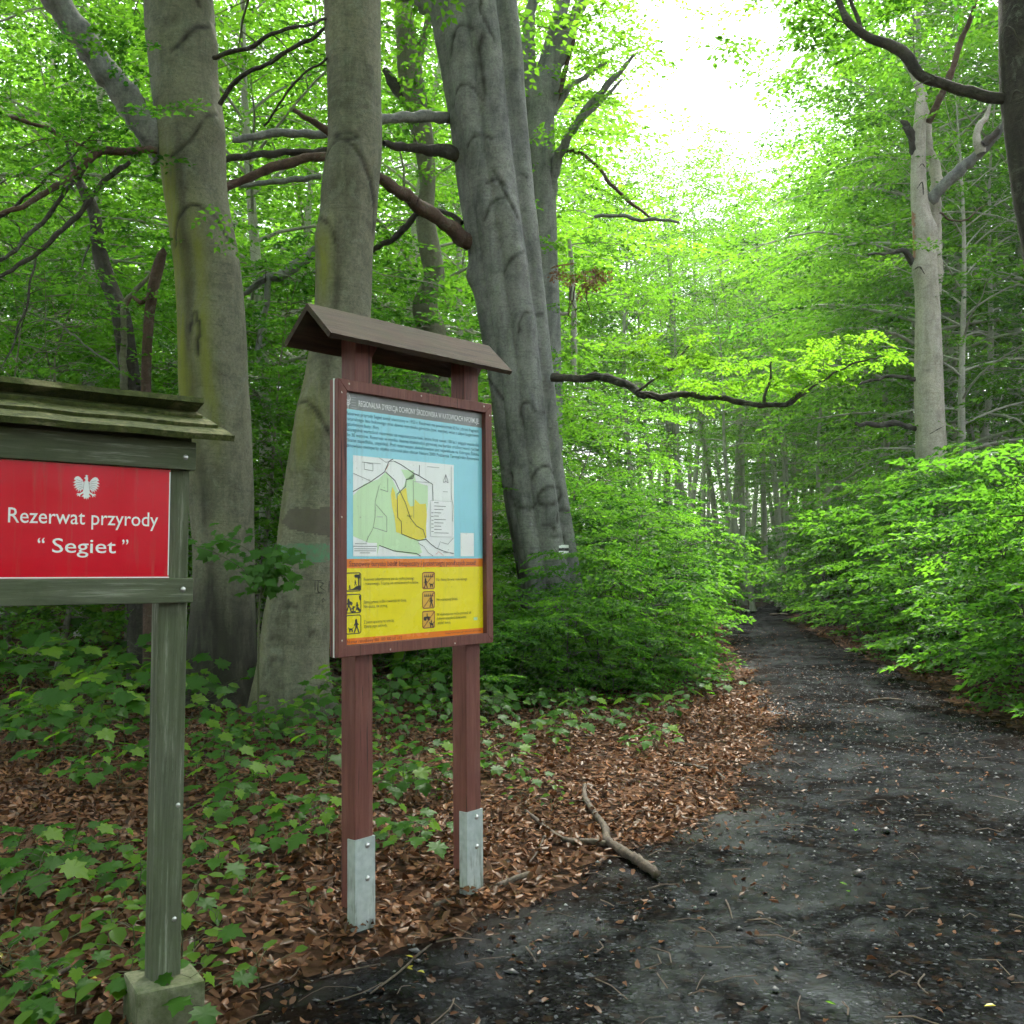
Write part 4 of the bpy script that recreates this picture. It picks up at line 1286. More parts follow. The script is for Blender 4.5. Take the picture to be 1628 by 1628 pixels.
# a closing belt of wood far behind and beside, so that no bare horizon shows
for i in range(26):
    px = -450 + i * 98
    d = 74 + (i * 17 % 5) * 7
    if 960 < px < 1300: d += 30
    place_tree('beech_tree', BELT[i % 3], spot(px, d), RNG.uniform(0, 6.28), RNG.uniform(1.15, 1.4) if not 960 < px < 1300 else RNG.uniform(1.55, 1.8), 'distant beech closing the far edge of the wood', 'tree', 'distant closing trees')
for i, (px, d) in enumerate(((-250, 46), (-60, 50), (60, 44), (180, 55), (300, 47), (430, 52), (560, 46), (680, 56), (800, 48), (860, 58), (-160, 41), (130, 42), (-20, 57), (360, 58), (500, 60), (250, 40), (820, 64), (1430, 62), (1560, 60), (1700, 58), (1380, 72), (1330, 80))):
    place_tree('beech_tree', BELT[(i + 1) % 3], spot(px, d), RNG.uniform(0, 6.28), RNG.uniform(1.1, 1.35), 'distant beech closing the far edge of the wood', 'tree', 'distant closing trees')

for i in range(16):
    px = 985 + i * 26
    d = 118 + (i * 5 % 4) * 7
    place_tree('young_beech', BELT[i % 3], spot(px, d), RNG.uniform(0, 6.28), RNG.uniform(.55, .75), 'low leafy beech filling the gaps between the distant slender trunks', 'tree', 'low trees in the distant stand')

for i in range(18):
    px = 980 + i * 24
    d = 98 + (i * 7 % 5) * 4
    place_tree('young_beech', BELT[i % 3], spot(px, d), RNG.uniform(0, 6.28), RNG.uniform(.26, .36), 'low leafy beech filling the gaps between the distant slender trunks', 'tree', 'low trees in the distant stand')

# unseen trees added beside and behind the viewer so their crowns shade the path
for (x, y, kx, s_) in ((-6.0, -1.0, 0, 1.0), (-4.5, -7, 1, 1.0), (7.2, 2.0, 1, .9), (-10, -8, 0, 1.0), (-9.5, 5.0, 2, 1.0)):
    place_tree('beech_tree', (ROOF + CANOPY)[kx], (x, y, float(gz(x, y)) - .05), RNG.uniform(0, 6.28), s_, 'unseen beech added beside the viewer to shade the path', 'tree', 'added shade beeches around the viewer')

for i in range(8):  # unseen belt added behind the viewer: darkens sign reflections and the scene
    an = math.radians(190 + i * 11.5)
    rd = 24 + (i * 7 % 4) * 4
    x, y = rd * math.cos(an), rd * math.sin(an)
    if x > 20 and y > -10: continue
    place_tree('beech_tree', BELT[i % 3], (x, y, float(gz(x, y)) - .05), RNG.uniform(0, 6.28), RNG.uniform(.8, 1.0), 'unseen beech added behind the viewer to block light and darken reflections', 'tree', 'added light-blocking beeches behind the viewer')

for i, (an, rd) in enumerate(((-80, 27), (-64, 30), (-50, 26), (-38, 31), (-26, 28))):  # unseen trees added so the red panel mirrors dark foliage, not sky
    x, y = rd * math.cos(math.radians(an)), rd * math.sin(math.radians(an))
    place_tree('beech_tree', BELT[i % 3], (x, y, float(gz(x, y)) - .05), RNG.uniform(0, 6.28), .75, 'unseen beech added behind the viewer to block light and darken reflections', 'tree', 'added light-blocking beeches behind the viewer')

# shrubs along the path
SR = [(1655, 10.6, 1.15), (1570, 12.2, 1.15), (1720, 12, 1.3), (1490, 14.6, 1.05), (1600, 14.8, 1.25), (1410, 18, 1.2), (1510, 17.6, 1.25), (1630, 17.8, 1.4), (1335, 22, 1.1), (1430, 22, 1.3), (1545, 22, 1.4), (1265, 28, 1.1), (1345, 28, 1.35), (1450, 27, 1.4), (1600, 27, 1.5),
      (1212, 38, 1.15), (1275, 37, 1.4), (1360, 37, 1.6), (1480, 36, 1.6), (1205, 50, 1.0), (1260, 48, 1.2), (1330, 48, 1.4)]
SRL = ['dark green shrub closest to the viewer, cut by the right edge of the picture', 'shrub overhanging the path, second from the right edge of the picture', 'tall shrub mostly hidden at the right edge of the picture', 'shrub with low branches over the leaf strip at the right path edge',
       'tall bright shrub behind the ones at the right edge', 'shrub in the middle of the right-hand thicket beside the path', 'shrub standing in front of the bleached dead beech']
for i, (px, d, s_) in enumerate(SR):
    px = max(px, 814 + FPX * (float(np.interp(d, PR[:, 0], PR[:, 1])) + .72 * s_ + (.40 if d < 16 else .12)) / d)
    s_ *= .92 if d < 16 else 1.06
    place_tree('beech_shrub', SHRUB[i % 4], spot(px, d), RNG.uniform(0, 6.28), s_, SRL[i] if i < len(SRL) else '%s green beech shrub in the thicket %s' % (how_far(d, 20, 32), where_right(px)), 'shrub', 'shrubs right of the path', leaf_part='foliage')
SL = [(1090, 15.8, .9), (1030, 13.9, .75), (970, 13.2, .75), (905, 13.4, .55), (835, 12.8, .55), (990, 17, 1.15), (1075, 19, 1.15), (1115, 24, 1.25), (1050, 24, 1.4), (960, 20, 1.3), (905, 18, 1.1), (1135, 31, .95), (1155, 41, 1.0), (1085, 34, 1.2), (1010, 29, 1.5), (800, 16.5, .9), (760, 14, .7), (1190, 54, 1.3), (1215, 60, 1.6), (1165, 49, 1.2), (1235, 66, 1.8), (1200, 62, 1.5),
      (790, 11.6, .42), (850, 11.9, .45), (915, 12.0, .5), (975, 12.3, .45), (1035, 12.9, .4), (740, 11.2, .4), (1085, 14.2, .42), (700, 12.5, .55), (620, 12.5, .5)]
for i, (px, d, s_) in enumerate(SL):
    px = min(px, 814 + FPX * (float(np.interp(d, PL[:, 0], PL[:, 1])) - .85 * s_ - (.45 if d > 15 else .1)) / d)
    place_tree('beech_shrub', SHRUB[(i + 1) % 4], spot(px, d), RNG.uniform(0, 6.28), s_, ('knee-high green shrub %s' if s_ < .6 else '%s tall green shrub' % how_far(d, 14.5, 22) + ' %s') % ('at the foot of the massive leaning beech' if px < 930 else 'between the massive beech and the path' if px < 1060 else 'leaning over the left path edge'), 'shrub', 'shrubs left of the path', leaf_part='foliage')
place_tree('elder_sapling', UNDER[1], spot(1015, 14.6), 2.2, .40, 'bushy dark green sapling with a curved bare stem right of the massive beech', 'sapling', None, .40)
#--PART4--
# ------------------------------------------------------------------ printed lettering
def text_mesh(body, bold=0.0):
    cu = bpy.data.curves.new('lettering', 'FONT')
    cu.body = body
    cu.size = 1.0
    cu.offset = bold
    cu.resolution_u = 3
    o = bpy.data.objects.new('lettering_tmp', cu)
    COL.objects.link(o)
    bpy.context.view_layer.update()
    me = bpy.data.meshes.new_from_object(o.evaluated_get(bpy.context.evaluated_depsgraph_get()))
    bpy.data.objects.remove(o)
    return me


def lettering(body, mat, parent, x0, z, y, cap, width=None, bold=0.0, name='lettering', center=False):
    """cap height in metres, baseline at z; stretched or squeezed to width when given"""
    me = text_mesh(body, bold)
    n = len(me.vertices)
    co = np.zeros(n * 3, dtype=np.float32); me.vertices.foreach_get('co', co); co = co.reshape(-1, 3)
    s = cap / .73
    xs = co[:, 0] - co[:, 0].min()
    sx = s if width is None else width / max(xs.max(), 1e-6)
    out = np.stack([x0 + xs * sx - (xs.max() * sx / 2 if center else 0), np.full(n, y, dtype=np.float32), z + co[:, 1] * s], 1).astype(np.float32)
    me.vertices.foreach_set('co', out.ravel())
    me.materials.clear()
    me.update()
    return link(name, me, mat, parent)


def sign_frame(px, depth, ang):
    x = (px - 814) / FPX * depth
    return Vector((x, depth, 0)), ang


# ------------------------------------------------------------------ red reserve sign in a mossy timber frame
RA = math.radians(40)
p0 = Vector(((300 - 814) / FPX * 3.72, 3.72, 0))         # front right edge of the visible post
RS = empty('reserve_sign', (p0.x, p0.y, float(gz(p0.x, p0.y))), RA)
tag(RS, 'red nature reserve sign in a mossy green timber frame with plank roof', 'sign')
ur = Vector((math.cos(RA), math.sin(RA), 0)); nr = Vector((math.sin(RA), -math.cos(RA), 0))


def on_sign(px, py, o, u, n, off=0.0):
    """local x, z where the picture point falls on a sign's plane"""
    r = ray(px, py)
    q = o + n * off
    t = (q - CAM).dot(n) / r.dot(n)
    h = CAM + r * t - o
    return h.dot(u), h.z


RO = Vector(RS.location)
def rp(px, py, off=0.0): return on_sign(px, py, RO, ur, nr, off)
xr, zt = rp(268, 752); _, zb = rp(268, 914)
xc, _ = rp(130, 868)
xl = xc - (xr - xc)
_, z_rt = rp(308, 919, .04); _, z_rb = rp(308, 958, .04)
_, z_tt = rp(312, 712, .04); _, z_tb = rp(312, 748, .04)
pw = .105
xpl = xl - (0 - xr) - pw + pw
for (a_, b_) in ((-pw, 0), (xl + (xr + pw) * -1 - pw, xl + (xr + pw) * -1)):
    m = MB(); m.box(a_, b_, .0, .07, .06, z_tt + .10, .006)
    m.build('post', M['wood_post'], RS)
    f = MB(); f.box(-.115, .115, -.115, .115, -.25, .165, .012)
    fo = f.build('concrete_footing', M['concrete'], RS)
    fo.location = ((a_ + b_) / 2, .02, 0); fo.rotation_euler[2] = math.radians(-8)
xe = xl - (xr + pw) - pw
m = MB(); m.box(xe, .004, -.042, -.001, z_rb, z_rt, .005); m.build('rail', M['wood_rail'], RS)
m = MB(); m.box(xe, .006, -.042, -.001, z_tb, z_tt + .02, .005); m.build('rail', M['wood_rail'], RS)
m = MB(); m.box(xe, .004, -.005, .075, z_tt + .022, z_tt + .10, .005); m.build('roof_beam', M['wood_rail'], RS)
pn = MB(); pn.box(xl, xr, -.018, -.006, z_rt - .004, zt + .01, .001)
PN = pn.build('panel', M['p_red'], RS)
tag(PN, 'glossy red printed panel')
for (yy, zz) in ((-.0195, zb),):
    m = MB(); m.line([(xl, z_rt + .003), (xr, z_rt + .003)], .004, -.0186); m.line([(xr - .002, zb), (xr - .002, zt)], .004, -.0186); m.build('white_edge', M['p_white'], PN)
x0_, zA = rp(10, 832); x1_, _ = rp(248, 836)
cz_ = rp(130, 806)[1] - rp(130, 834)[1]
zl = rp(130, 834)[1]
lettering('Rezerwat przyrody', M['p_white'], PN, x0_, zl, -.0192, cz_ * .86, x1_ - x0_, .004)
x0_, _ = rp(80, 878); x1_, _ = rp(181, 880)
zl2 = rp(130, 879)[1]
lettering('Segiet', M['p_white'], PN, x0_, zl2, -.0192, cz_ * .84, x1_ - x0_, .004)
x0_, _ = rp(57, 865); x1_, _ = rp(68, 865)
lettering('\u201c', M['p_white'], PN, x0_, zl2, -.0192, cz_ * .84, x1_ - x0_, .006)
x0_, _ = rp(191, 867); x1_, _ = rp(201, 867)
lettering('\u201d', M['p_white'], PN, x0_, zl2, -.0192, cz_ * .84, x1_ - x0_, .006)
# white crowned eagle emblem
half = [(.05, .28), (.12, .20), (.17, .30), (.26, .40), (.36, .45), (.46, .42), (.54, .30), (.44, .27), (.57, .17), (.44, .15), (.56, .04), (.42, .045), (.52, -.07), (.385, -.04), (.45, -.17), (.335, -.09), (.36, -.23),
        (.265, -.12), (.26, -.24), (.19, -.11), (.13, -.12), (.16, -.21), (.29, -.285), (.36, -.27), (.43, -.325), (.34, -.335), (.40, -.41), (.305, -.365), (.27, -.44), (.235, -.335), (.12, -.27), (.11, -.31), (.20, -.42), (.115, -.41), (.085, -.52), (.035, -.44), (0, -.54)]
head = [(-.05, .28), (-.055, .345), (-.13, .375), (-.065, .42), (-.03, .45), (-.075, .52), (-.03, .495), (0, .535), (.03, .495), (.075, .52), (.035, .45), (.065, .40), (.06, .34)]
outl = head + half + [(-x, y) for x, y in half[:-1][::-1]]
ecx, ecz = rp(134.5, 775); eh = rp(134, 757)[1] - rp(134, 794)[1]
m = MB(); m.flat([(ecx + x * eh * .98, ecz + y * eh) for x, y in outl], -.0192)
EA = m.build('eagle_emblem', M['p_white'], PN)
m = MB()
for sgn in (-1, 1):
    for (a_, b_) in (((.17, .22), (.40, .30)), ((.18, .16), (.43, .19)), ((.18, .10), (.42, .07)), ((.17, .04), (.37, -.03)), ((.15, -.01), (.30, -.10)), ((.10, .2), (.13, -.1))):
        m.line([(ecx + sgn * a_[0] * eh, ecz + a_[1] * eh), (ecx + sgn * b_[0] * eh, ecz + b_[1] * eh)], .0014, -.0196)
m.build('feather_lines', M['p_eagle_line'], EA)
for (px, py) in ((295, 727), (291, 937)):
    x_, z_ = rp(px, py, .042)
    MB().dome((x_, -.0415, z_), (0, -1, 0), .010, .007).build('bolt', M['bolt'], RS, True)
for (px, py) in ((283, 1280), (277, 1461)):
    x_, z_ = rp(px, py)
    MB().dome((x_, .001, z_), (0, -1, 0), .009, .007).build('bolt', M['bolt'], RS, True)
# lapped roof planks, front slope and back slope
_, z_e = rp(368, 703, .12)
xrr, _ = rp(370, 703, .12)
slope = math.radians(20)
for side in (0, 1):
    for i in range(3):
        wd = .125
        m = MB()
        L0, L1 = xe - (xrr) , xrr - .022 * i
        nseg_ = 30
        vs, fs = [], []
        th_ = .022
        for j in range(nseg_ + 1):
            t = j / nseg_
            x = L0 + (L1 - L0) * t
            jz = .003 * noise.noise(Vector((x * 6, i * 3.3, side)))
            jw = .004 * noise.noise(Vector((x * 9, i * 1.7 + 5, side)))
            for (a_, b_) in ((0 - jw, 0), (wd, 0), (wd, th_), (0 - jw, th_)):
                vs.append((x + (.006 * noise.noise(Vector((a_ * 60, b_ * 90, i))) if j in (0, nseg_) else 0), a_, b_ + jz))
        for j in range(nseg_):
            for q in range(4):
                b0 = j * 4; b1 = b0 + 4
                fs.append((b0 + q, b1 + q, b1 + (q + 1) % 4, b0 + (q + 1) % 4))
        fs.append((3, 2, 1, 0)); e_ = nseg_ * 4; fs.append((e_, e_ + 1, e_ + 2, e_ + 3))
        m.add(vs, fs)
        o = m.build('roof_plank', M['wood_mossy'], RS)
        run = i * .098
        if side == 0:
            o.location = (0, -.13 + run * math.cos(slope), z_e + run * math.sin(slope) + i * .013)
            o.rotation_euler = (slope, 0, 0)
        else:
            o.location = (0, .335 - run * math.cos(slope), z_e + run * math.sin(slope) + i * .013 + .02)
            o.rotation_euler = (math.pi - slope, 0, 0)
            o.scale = (1, 1, -1)

# ------------------------------------------------------------------ map and rules board
IA = math.radians(50)
ui = Vector((math.cos(IA), math.sin(IA), 0)); ni = Vector((math.sin(IA), -math.cos(IA), 0))
q0 = Vector(((544 - 814) / FPX * 4.46, 4.46, 0))          # front left edge of the frame
IB = empty('information_board', (q0.x, q0.y, 0), IA)
tag(IB, 'tall red-brown wooden board with map and yellow rules panel under a small roof', 'information board')
W_ = 1.02
z0, z1 = 1.226, 2.444
fw = .05
IO = Vector(IB.location)
def ip(px, py, off=0.0): return on_sign(px, py, IO, ui, ni, off)
PYF = .062                                                # front face of the posts lies this far behind the frame's front
posts = ((.150, .255), (.880, .985))
post_objs = []
for (a_, b_) in posts:
    m = MB(); m.box(a_, b_, PYF, PYF + .095, .10, 2.66, .005); post_objs.append(m.build('post', M['wood_red'], IB))
# frame: back strips, printed sheet, front strips with mitred corners
def mitre(x0, x1, za, zb_, y0, y1, inset, sides):
    out = []
    c = [(x0, za), (x1, za), (x1, zb_), (x0, zb_)]
    ci = [(x0 + inset, za + inset), (x1 - inset, za + inset), (x1 - inset, zb_ - inset), (x0 + inset, zb_ - inset)]
    for k_ in range(4):
        a_, b_ = k_, (k_ + 1) % 4
        P4 = [c[a_], c[b_], ci[b_], ci[a_]]
        vs = [(p[0], y0, p[1]) for p in P4] + [(p[0], y1, p[1]) for p in P4]
        bm = bmesh.new()
        bv = [bm.verts.new(v) for v in vs]
        for f in ((0, 1, 2, 3), (7, 6, 5, 4), (0, 4, 5, 1), (1, 5, 6, 2), (2, 6, 7, 3), (3, 7, 4, 0)): bm.faces.new([bv[i] for i in f])
        bmesh.ops.recalc_face_normals(bm, faces=bm.faces[:])
        bmesh.ops.bevel(bm, geom=bm.edges[:], offset=.0025, segments=1, affect='EDGES')
        me = bpy.data.meshes.new('frame_member'); bm.to_mesh(me); bm.free()
        out.append(link('frame_member', me, M['wood_red'], IB))
    return out
mitre(0, W_, z0, z1, 0, .028, fw, 4)
m = MB()
m.box(.001, W_ - .001, .035, .060, z0 + .002, z1 - .002, .003); m.build('backing_board', M['wood_red'], IB)
m = MB(); m.box(-.001, W_ + .001, .0285, .0345, z0 - .001, z1 + .001); SH = m.build('panel', M['p_map'], IB)
tag(SH, 'printed panel, blue with a map above and yellow with rules below')
for (fx, fz) in ((.06, .985), (.5, .985), (.94, .985), (.018, .95), (.018, .5), (.982, .95), (.982, .45), (.3, .012), (.72, .012), (.02, .06)):
    MB().dome((fx * W_, -.0005, z0 + fz * (z1 - z0)), (0, -1, 0), .0045, .0015, 8, 2).build('screw', M['screw'], IB, True)
# the roof of two boards
xa, _ = ip(499, 483, -.10); xb, _ = ip(785, 558, -.10)
_, zr = ip(499, 483, -.10)
ryc = .105
for side in (-1, 1):
    sl = math.radians(44)
    Lb = .225; th_ = .024
    m = MB(); vs, fs = [], []
    nseg_ = 40
    for j in range(nseg_ + 1):
        x = xa + (xb - xa) * j / nseg_
        fr = .004 * noise.noise(Vector((x * 40, side, 0))) + .003 * noise.noise(Vector((x * 110, side, 3)))
        for (s_, h_) in ((0, 0), (Lb + fr, 0), (Lb + fr * .5, -th_), (th_ * .97, -th_)):
            y = s_ * math.cos(sl) + h_ * math.sin(sl) * 1.0
            z = -s_ * math.sin(sl) + h_ * math.cos(sl)
            vs.append((x, ryc + side * (y + (0 if h_ == 0 else 0)), zr + z))
    for j in range(nseg_):
        for q in range(4):
            b0 = j * 4; b1 = b0 + 4
            f = (b0 + q, b0 + (q + 1) % 4, b1 + (q + 1) % 4, b1 + q)
            fs.append(f if side > 0 else f[::-1])
    e_ = nseg_ * 4
    fs.append((3, 2, 1, 0) if side > 0 else (0, 1, 2, 3)); fs.append((e_, e_ + 1, e_ + 2, e_ + 3) if side > 0 else (e_ + 3, e_ + 2, e_ + 1, e_))
    m.add(vs, fs)
    o = m.build('roof_board', M['wood_roof'], IB)
    if side > 0: tag(o, None)
for (a_, b_) in posts:
    m = MB(); m.add([(b_ + .001, PYF + .02, 2.56), (b_ + .05, PYF + .02, 2.64), (b_ + .001, PYF + .02, 2.66), (b_ + .001, PYF + .07, 2.56), (b_ + .05, PYF + .07, 2.64), (b_ + .001, PYF + .07, 2.66)], [(0, 1, 2), (5, 4, 3), (0, 3, 4, 1), (1, 4, 5, 2), (2, 5, 3, 0)]); m.build('roof_bracket', M['wood_red'], IB)
# galvanised ground brackets with bolts
for pi, (a_, b_) in enumerate(posts):
    gl = float(gz(*(IO + ui * (a_ + .05) - ni * PYF)[:2]))
    top = gl + (.40 if pi == 0 else .395)
    m = MB()
    m.box(a_ - .004, b_ + .004, PYF - .007, PYF - .002, gl - .3, top)
    m.box(a_ - .007, a_ - .0015, PYF - .0065, PYF + .045, gl - .3, top - .001)
    m.box(b_ + .0015, b_ + .007, PYF - .0065, PYF + .045, gl - .3, top - .001)
    me = m.build('ground_bracket', M['galv'], IB)
    for k_ in (.055, .20):
        MB().dome(((a_ + b_) / 2 + .012, PYF - .0075, top - k_ + .02), (0, -1, 0), .013, .009).build('bolt', M['bolt'], me, True)
for po in post_objs:
    pass
IB.rotation_euler = (0, math.radians(-.7), IA)

PW, PH = W_ - 2 * fw, (z1 - z0) - 2 * fw
X0, Z1 = fw, z1 - fw
YP = .0275
def PXY(s, v): return X0 + s * PW, Z1 - v * PH
def rect(name, s0, s1, v0, v1, mat, y, parent=SH):
    m = MB(); m.flat([PXY(s0, v0), PXY(s1, v0), PXY(s1, v1), PXY(s0, v1)], y); return m.build(name, mat, parent)
e = -.004
HB = rect('header_band', e, 1 - e, e, .067, M['p_grey'], YP)
BF = rect('blue_field', e, 1 - e, .067, .663, M['p_blue'], YP)
OB = rect('orange_band', e, 1 - e, .663, .700, M['p_orange'], YP)
YF = rect('yellow_field', e, 1 - e, .700, .976, M['p_yellow'], YP)
OS = rect('orange_strip', e, 1 - e, .976, 1 - e, M['p_orange'], YP)
YT = YP - .0008
def ln(body, s0, s1, v, cap, mat, parent, bold=0.0, width=True):
    x, z = PXY(s0, v)
    return lettering(body, mat, parent, x, z - cap / 2, YT, cap, (s1 - s0) * PW if width else None, bold)
ln('REGIONALNA DYREKCJA OCHRONY \u015aRODOWISKA W KATOWICACH INFORMUJE:', .098, .978, .038, .027, M['p_white'], HB, .004)
# leaf mark beside the header
m = MB()
lx, lz = PXY(.03, .034)
lf = [(0, .036), (.010, .022), (.013, .006), (.008, -.006), (0, -.012), (-.008, -.006), (-.013, .006), (-.010, .022)]
for k_ in range(8):
    a_, b_ = lf[k_], lf[(k_ + 1) % 8]; m.line([(lx + a_[0], lz + a_[1]), (lx + b_[0], lz + b_[1])], .003, YT)
m.line([(lx, lz + .025), (lx, lz - .036)], .0028, YT - .0002)
for s_ in (-1, 1): m.line([(lx, lz - .022), (lx + s_ * .012, lz - .010)], .003, YT - .0003); m.line([(lx, lz - .004), (lx + s_ * .009, lz + .008)], .0025, YT - .0003)
m.build('leaf_logo', M['p_white'], HB)
m = MB()
for k_, wd_ in enumerate((.04, .036, .040, .038, .046)):
    x, z = PXY(.052, .018 + .0105 * k_); m.line([(x, z), (x + wd_ * .62, z)], .0028, YT)
m.build('logo_caption', M['p_softgrey'], HB)
LNS = ['Rezerwat przyrody Segiet zosta\u0142 utworzony w 1953 r. Rezerwat ma powierzchni\u0119 62 ha i chroni fragment',
       'naturalnego lasu bukowego oraz dawne wyrobiska g\u00f3rnicze (tzw. warpie), wraz z ca\u0142ym bogactwem',
       'gatunkowym fauny i flory.',
       'Szczeg\u00f3ln\u0105 warto\u015bci\u0105 rezerwatu s\u0105 majestatyczne buki, kt\u00f3re licz\u0105 nawet 150 lat i si\u0119gaj\u0105 wysoko\u015bci',
       'do 30 metr\u00f3w. Rezerwat w wyniku dawnej dzia\u0142alno\u015bci g\u00f3rniczej ma bardzo zr\u00f3\u017cnicowan\u0105 rze\u017ab\u0119',
       '(liczne zapadliska, usypiska). Pod rezerwatem zlokalizowane jest najwi\u0119ksze na G\u00f3rnym \u015al\u0105sku',
       'zimowisko nietoperzy obj\u0119te ochron\u0105 jako obszar Natura 2000 Podziemia Tarnog\u00f3rsko-Bytomskie']
for k_, tx in enumerate(LNS):
    ln(tx, .02, .975 if k_ != 2 else .235, .0835 + .0213 * k_, .0165, M['p_navy'], BF, .002)
ln('Szanowny turysto b\u0105d\u017a bezpieczny i przestrzegaj poni\u017cszych zasad!', .038, .945, .6815, .0245, M['p_darkred'], OB, .004)
for (tx, s0, s1, v) in (('Rezerwat udost\u0119pniony jest do ruchu pieszego', .13, .473, .744), ('i rowerowego. Trzymaj si\u0119 oznakowanych szlak\u00f3w.', .13, .505, .7615), ('Szanuj prawo ro\u015blin i zwierz\u0105t do \u017cycia.', .13, .418, .835), ('Nie niszcz, nie zrywaj.', .13, .288, .853),
                        ('Z psem spaceruj na smyczy.', .13, .335, .915), ('Zbieraj jego odchody.', .13, .285, .9325), ('Nie zbieraj drewna i runa le\u015bnego.', .637, .878, .753), ('Nie pozostawiaj \u015bmieci.', .637, .80, .839),
                        ('W rezerwacie nie mo\u017cna porusza\u0107 si\u0119', .637, .905, .903), ('\u017cadnymi pojazdami silnikowymi', .637, .862, .921), ('i je\u017adzi\u0107 konno.', .637, .742, .9395)):
    ln(tx, s0, s1, v, .0145, M['p_olive'], YF, .002)
ln('Numer ratunkowy 601 100 300 lub 112', .025, .385, .9885, .0150, M['p_darkred'], OS, .004)
ln('https://www.gov.pl/web/rdos-katowice', .70, .985, .9865, .0075, M['p_darkred'], OS)
# map
MP = rect('map', .062, .7725, .250, .653, M['p_map'], YP - .0006, BF)
def mp(u_, v_): return PXY(.062 + u_ * .7105, .250 + v_ * .403)
def mpoly(name, pts, mat, lay): m = MB(); m.flat([mp(*p) for p in pts], YP - .0006 - .0003 * lay); return m.build(name, mat, MP)
def mline(name, lines, mat, wd, lay):
    m = MB()
    for l in lines: m.line([mp(*p) for p in l], wd, YP - .0006 - .0003 * lay)
    return m.build(name, mat, MP)
mpoly('map_wood', [(0, .40), (.10, .28), (.23, .22), (.30, .14), (.36, .20), (.42, .33), (.47, .30), (.50, .20), (.58, .12), (.60, .22), (.72, .25), (.72, .45), (.70, .60), (.68, .80), (.62, .84), (.66, .96), (.60, .985), (.40, .955), (.24, .89), (.22, .985), (.22, .90), (0, .80)], M['p_mapgreen'], 1)
mpoly('map_wood', [(.45, .10), (.58, .10), (.56, .20), (.50, .20)], M['p_mapgreen'], 1)
mpoly('map_reserve', [(.365, .285), (.39, .34), (.40, .42), (.42, .37), (.455, .32), (.50, .285), (.515, .42), (.54, .48), (.58, .47), (.585, .40), (.64, .45), (.70, .44), (.71, .56), (.70, .68), (.705, .80), (.66, .825), (.55, .82), (.45, .77), (.40, .75), (.385, .60), (.36, .48), (.35, .37)], M['p_mapyellow'], 2)
mline('map_road', [[(.38, .02), (.45, .05), (.58, .13), (.57, .18), (.50, .20), (.495, .27), (.45, .32), (.41, .36), (.415, .60), (.45, .64), (.455, .77)], [(0, .36), (.16, .25), (.29, .14), (.33, .03), (.37, .0)], [(.30, .14), (.39, .22), (.43, .31), (.49, .44), (.54, .60), (.60, .68), (.67, .72), (.70, .82), (.75, .87), (.80, .91), (.90, .95), (.99, .97)],
                   [(.58, .13), (.63, .15), (.77, .23), (.775, .42)], [(.63, .15), (.635, .04)], [(.24, .89), (.38, .945), (.60, .97), (.64, .995)], [(.455, .77), (.62, .835), (.70, .82)]], M['p_black'], .0038, 3)
mline('map_track', [[(0, .18), (.10, .22), (.17, .25)], [(.10, .06), (.10, .13), (.18, .14), (.18, .07), (.10, .06)], [(.24, .28), (.20, .45), (.20, .60), (.18, .72), (.14, .80), (.10, .90)], [(.21, .48), (.31, .60), (.31, .75), (.18, .71)], [(.57, .20), (.575, .60)], [(.97, .02), (.97, .35), (.99, .45), (.98, .62)], [(.62, .86), (.68, .90), (.72, .96), (.77, .995)],
                    [(.85, .84), (.82, .92), (.90, .95)], [(.99, .80), (.93, .87), (.86, .85)], [(.32, .20), (.32, .34), (.25, .32)], [(.24, .0), (.30, .04), (.38, .02)]], M['p_greyline'], .0022, 4)
mpoly('map_legend', [(.745, .405), (.975, .405), (.975, .79), (.745, .79)], M['p_white'], 5)
mline('legend_line', [[(.745, .405), (.975, .405), (.975, .79), (.745, .79), (.745, .405)]], M['p_softgrey'], .0015, 6)
mline('legend_line', [[(.755 + .0, .475 + .04 * k_ + .06), (.775, .475 + .04 * k_ + .06)] for k_ in range(6)] + [[(.785, .425 + .036 * k_), (.83 + .025 * (k_ * 7 % 4) + (.03 if k_ > 7 else 0), .425 + .036 * k_)] for k_ in range(10)], M['p_greyline'], .0028, 7)
mpoly('map_note', [(0, .865), (.215, .865), (.215, .995), (0, .995)], M['p_white'], 5)
mline('legend_line', [[(.015, .875), (.12, .875)], [(.01, .925), (.205, .925)], [(.01, .945), (.205, .945)], [(.06, .965), (.15, .965)], [(0, .90), (.215, .90)]], M['p_greyline'], .0028, 6)
mline('map_arrow', [[(.91, .115), (.89, .17), (.885, .20), (.91, .19), (.935, .20), (.93, .17), (.91, .115)], [(.91, .11), (.91, .19)]], M['p_black'], .0022, 6)
x, z = mp(.505, .585); lettering('Segiet', M['p_black'], MP, x, z, YP - .0030, .0075, .033, .01)
mline('map_town', [[(.715, .045), (.84, .045)], [(.58, .215), (.74, .215)], [(.22, .60), (.27, .60)], [(.88, .30), (.93, .30)], [(.88, .96), (.95, .96)], [(.08, .06), (.25, .06)]], M['p_softgrey'], .003, 4)
mline('map_road', [[(.80, .98), (.83, .95), (.88, .99)], [(.30, .12), (.335, .05)]], M['p_pink'], .002, 5)
rect('blank_label', .822, .930, .549, .653, M['p_white'], YP - .0006, BF)
rect('recycling_mark', .925, .955, .927, .940, M['p_mapgreen'], YP - .0006, YF)

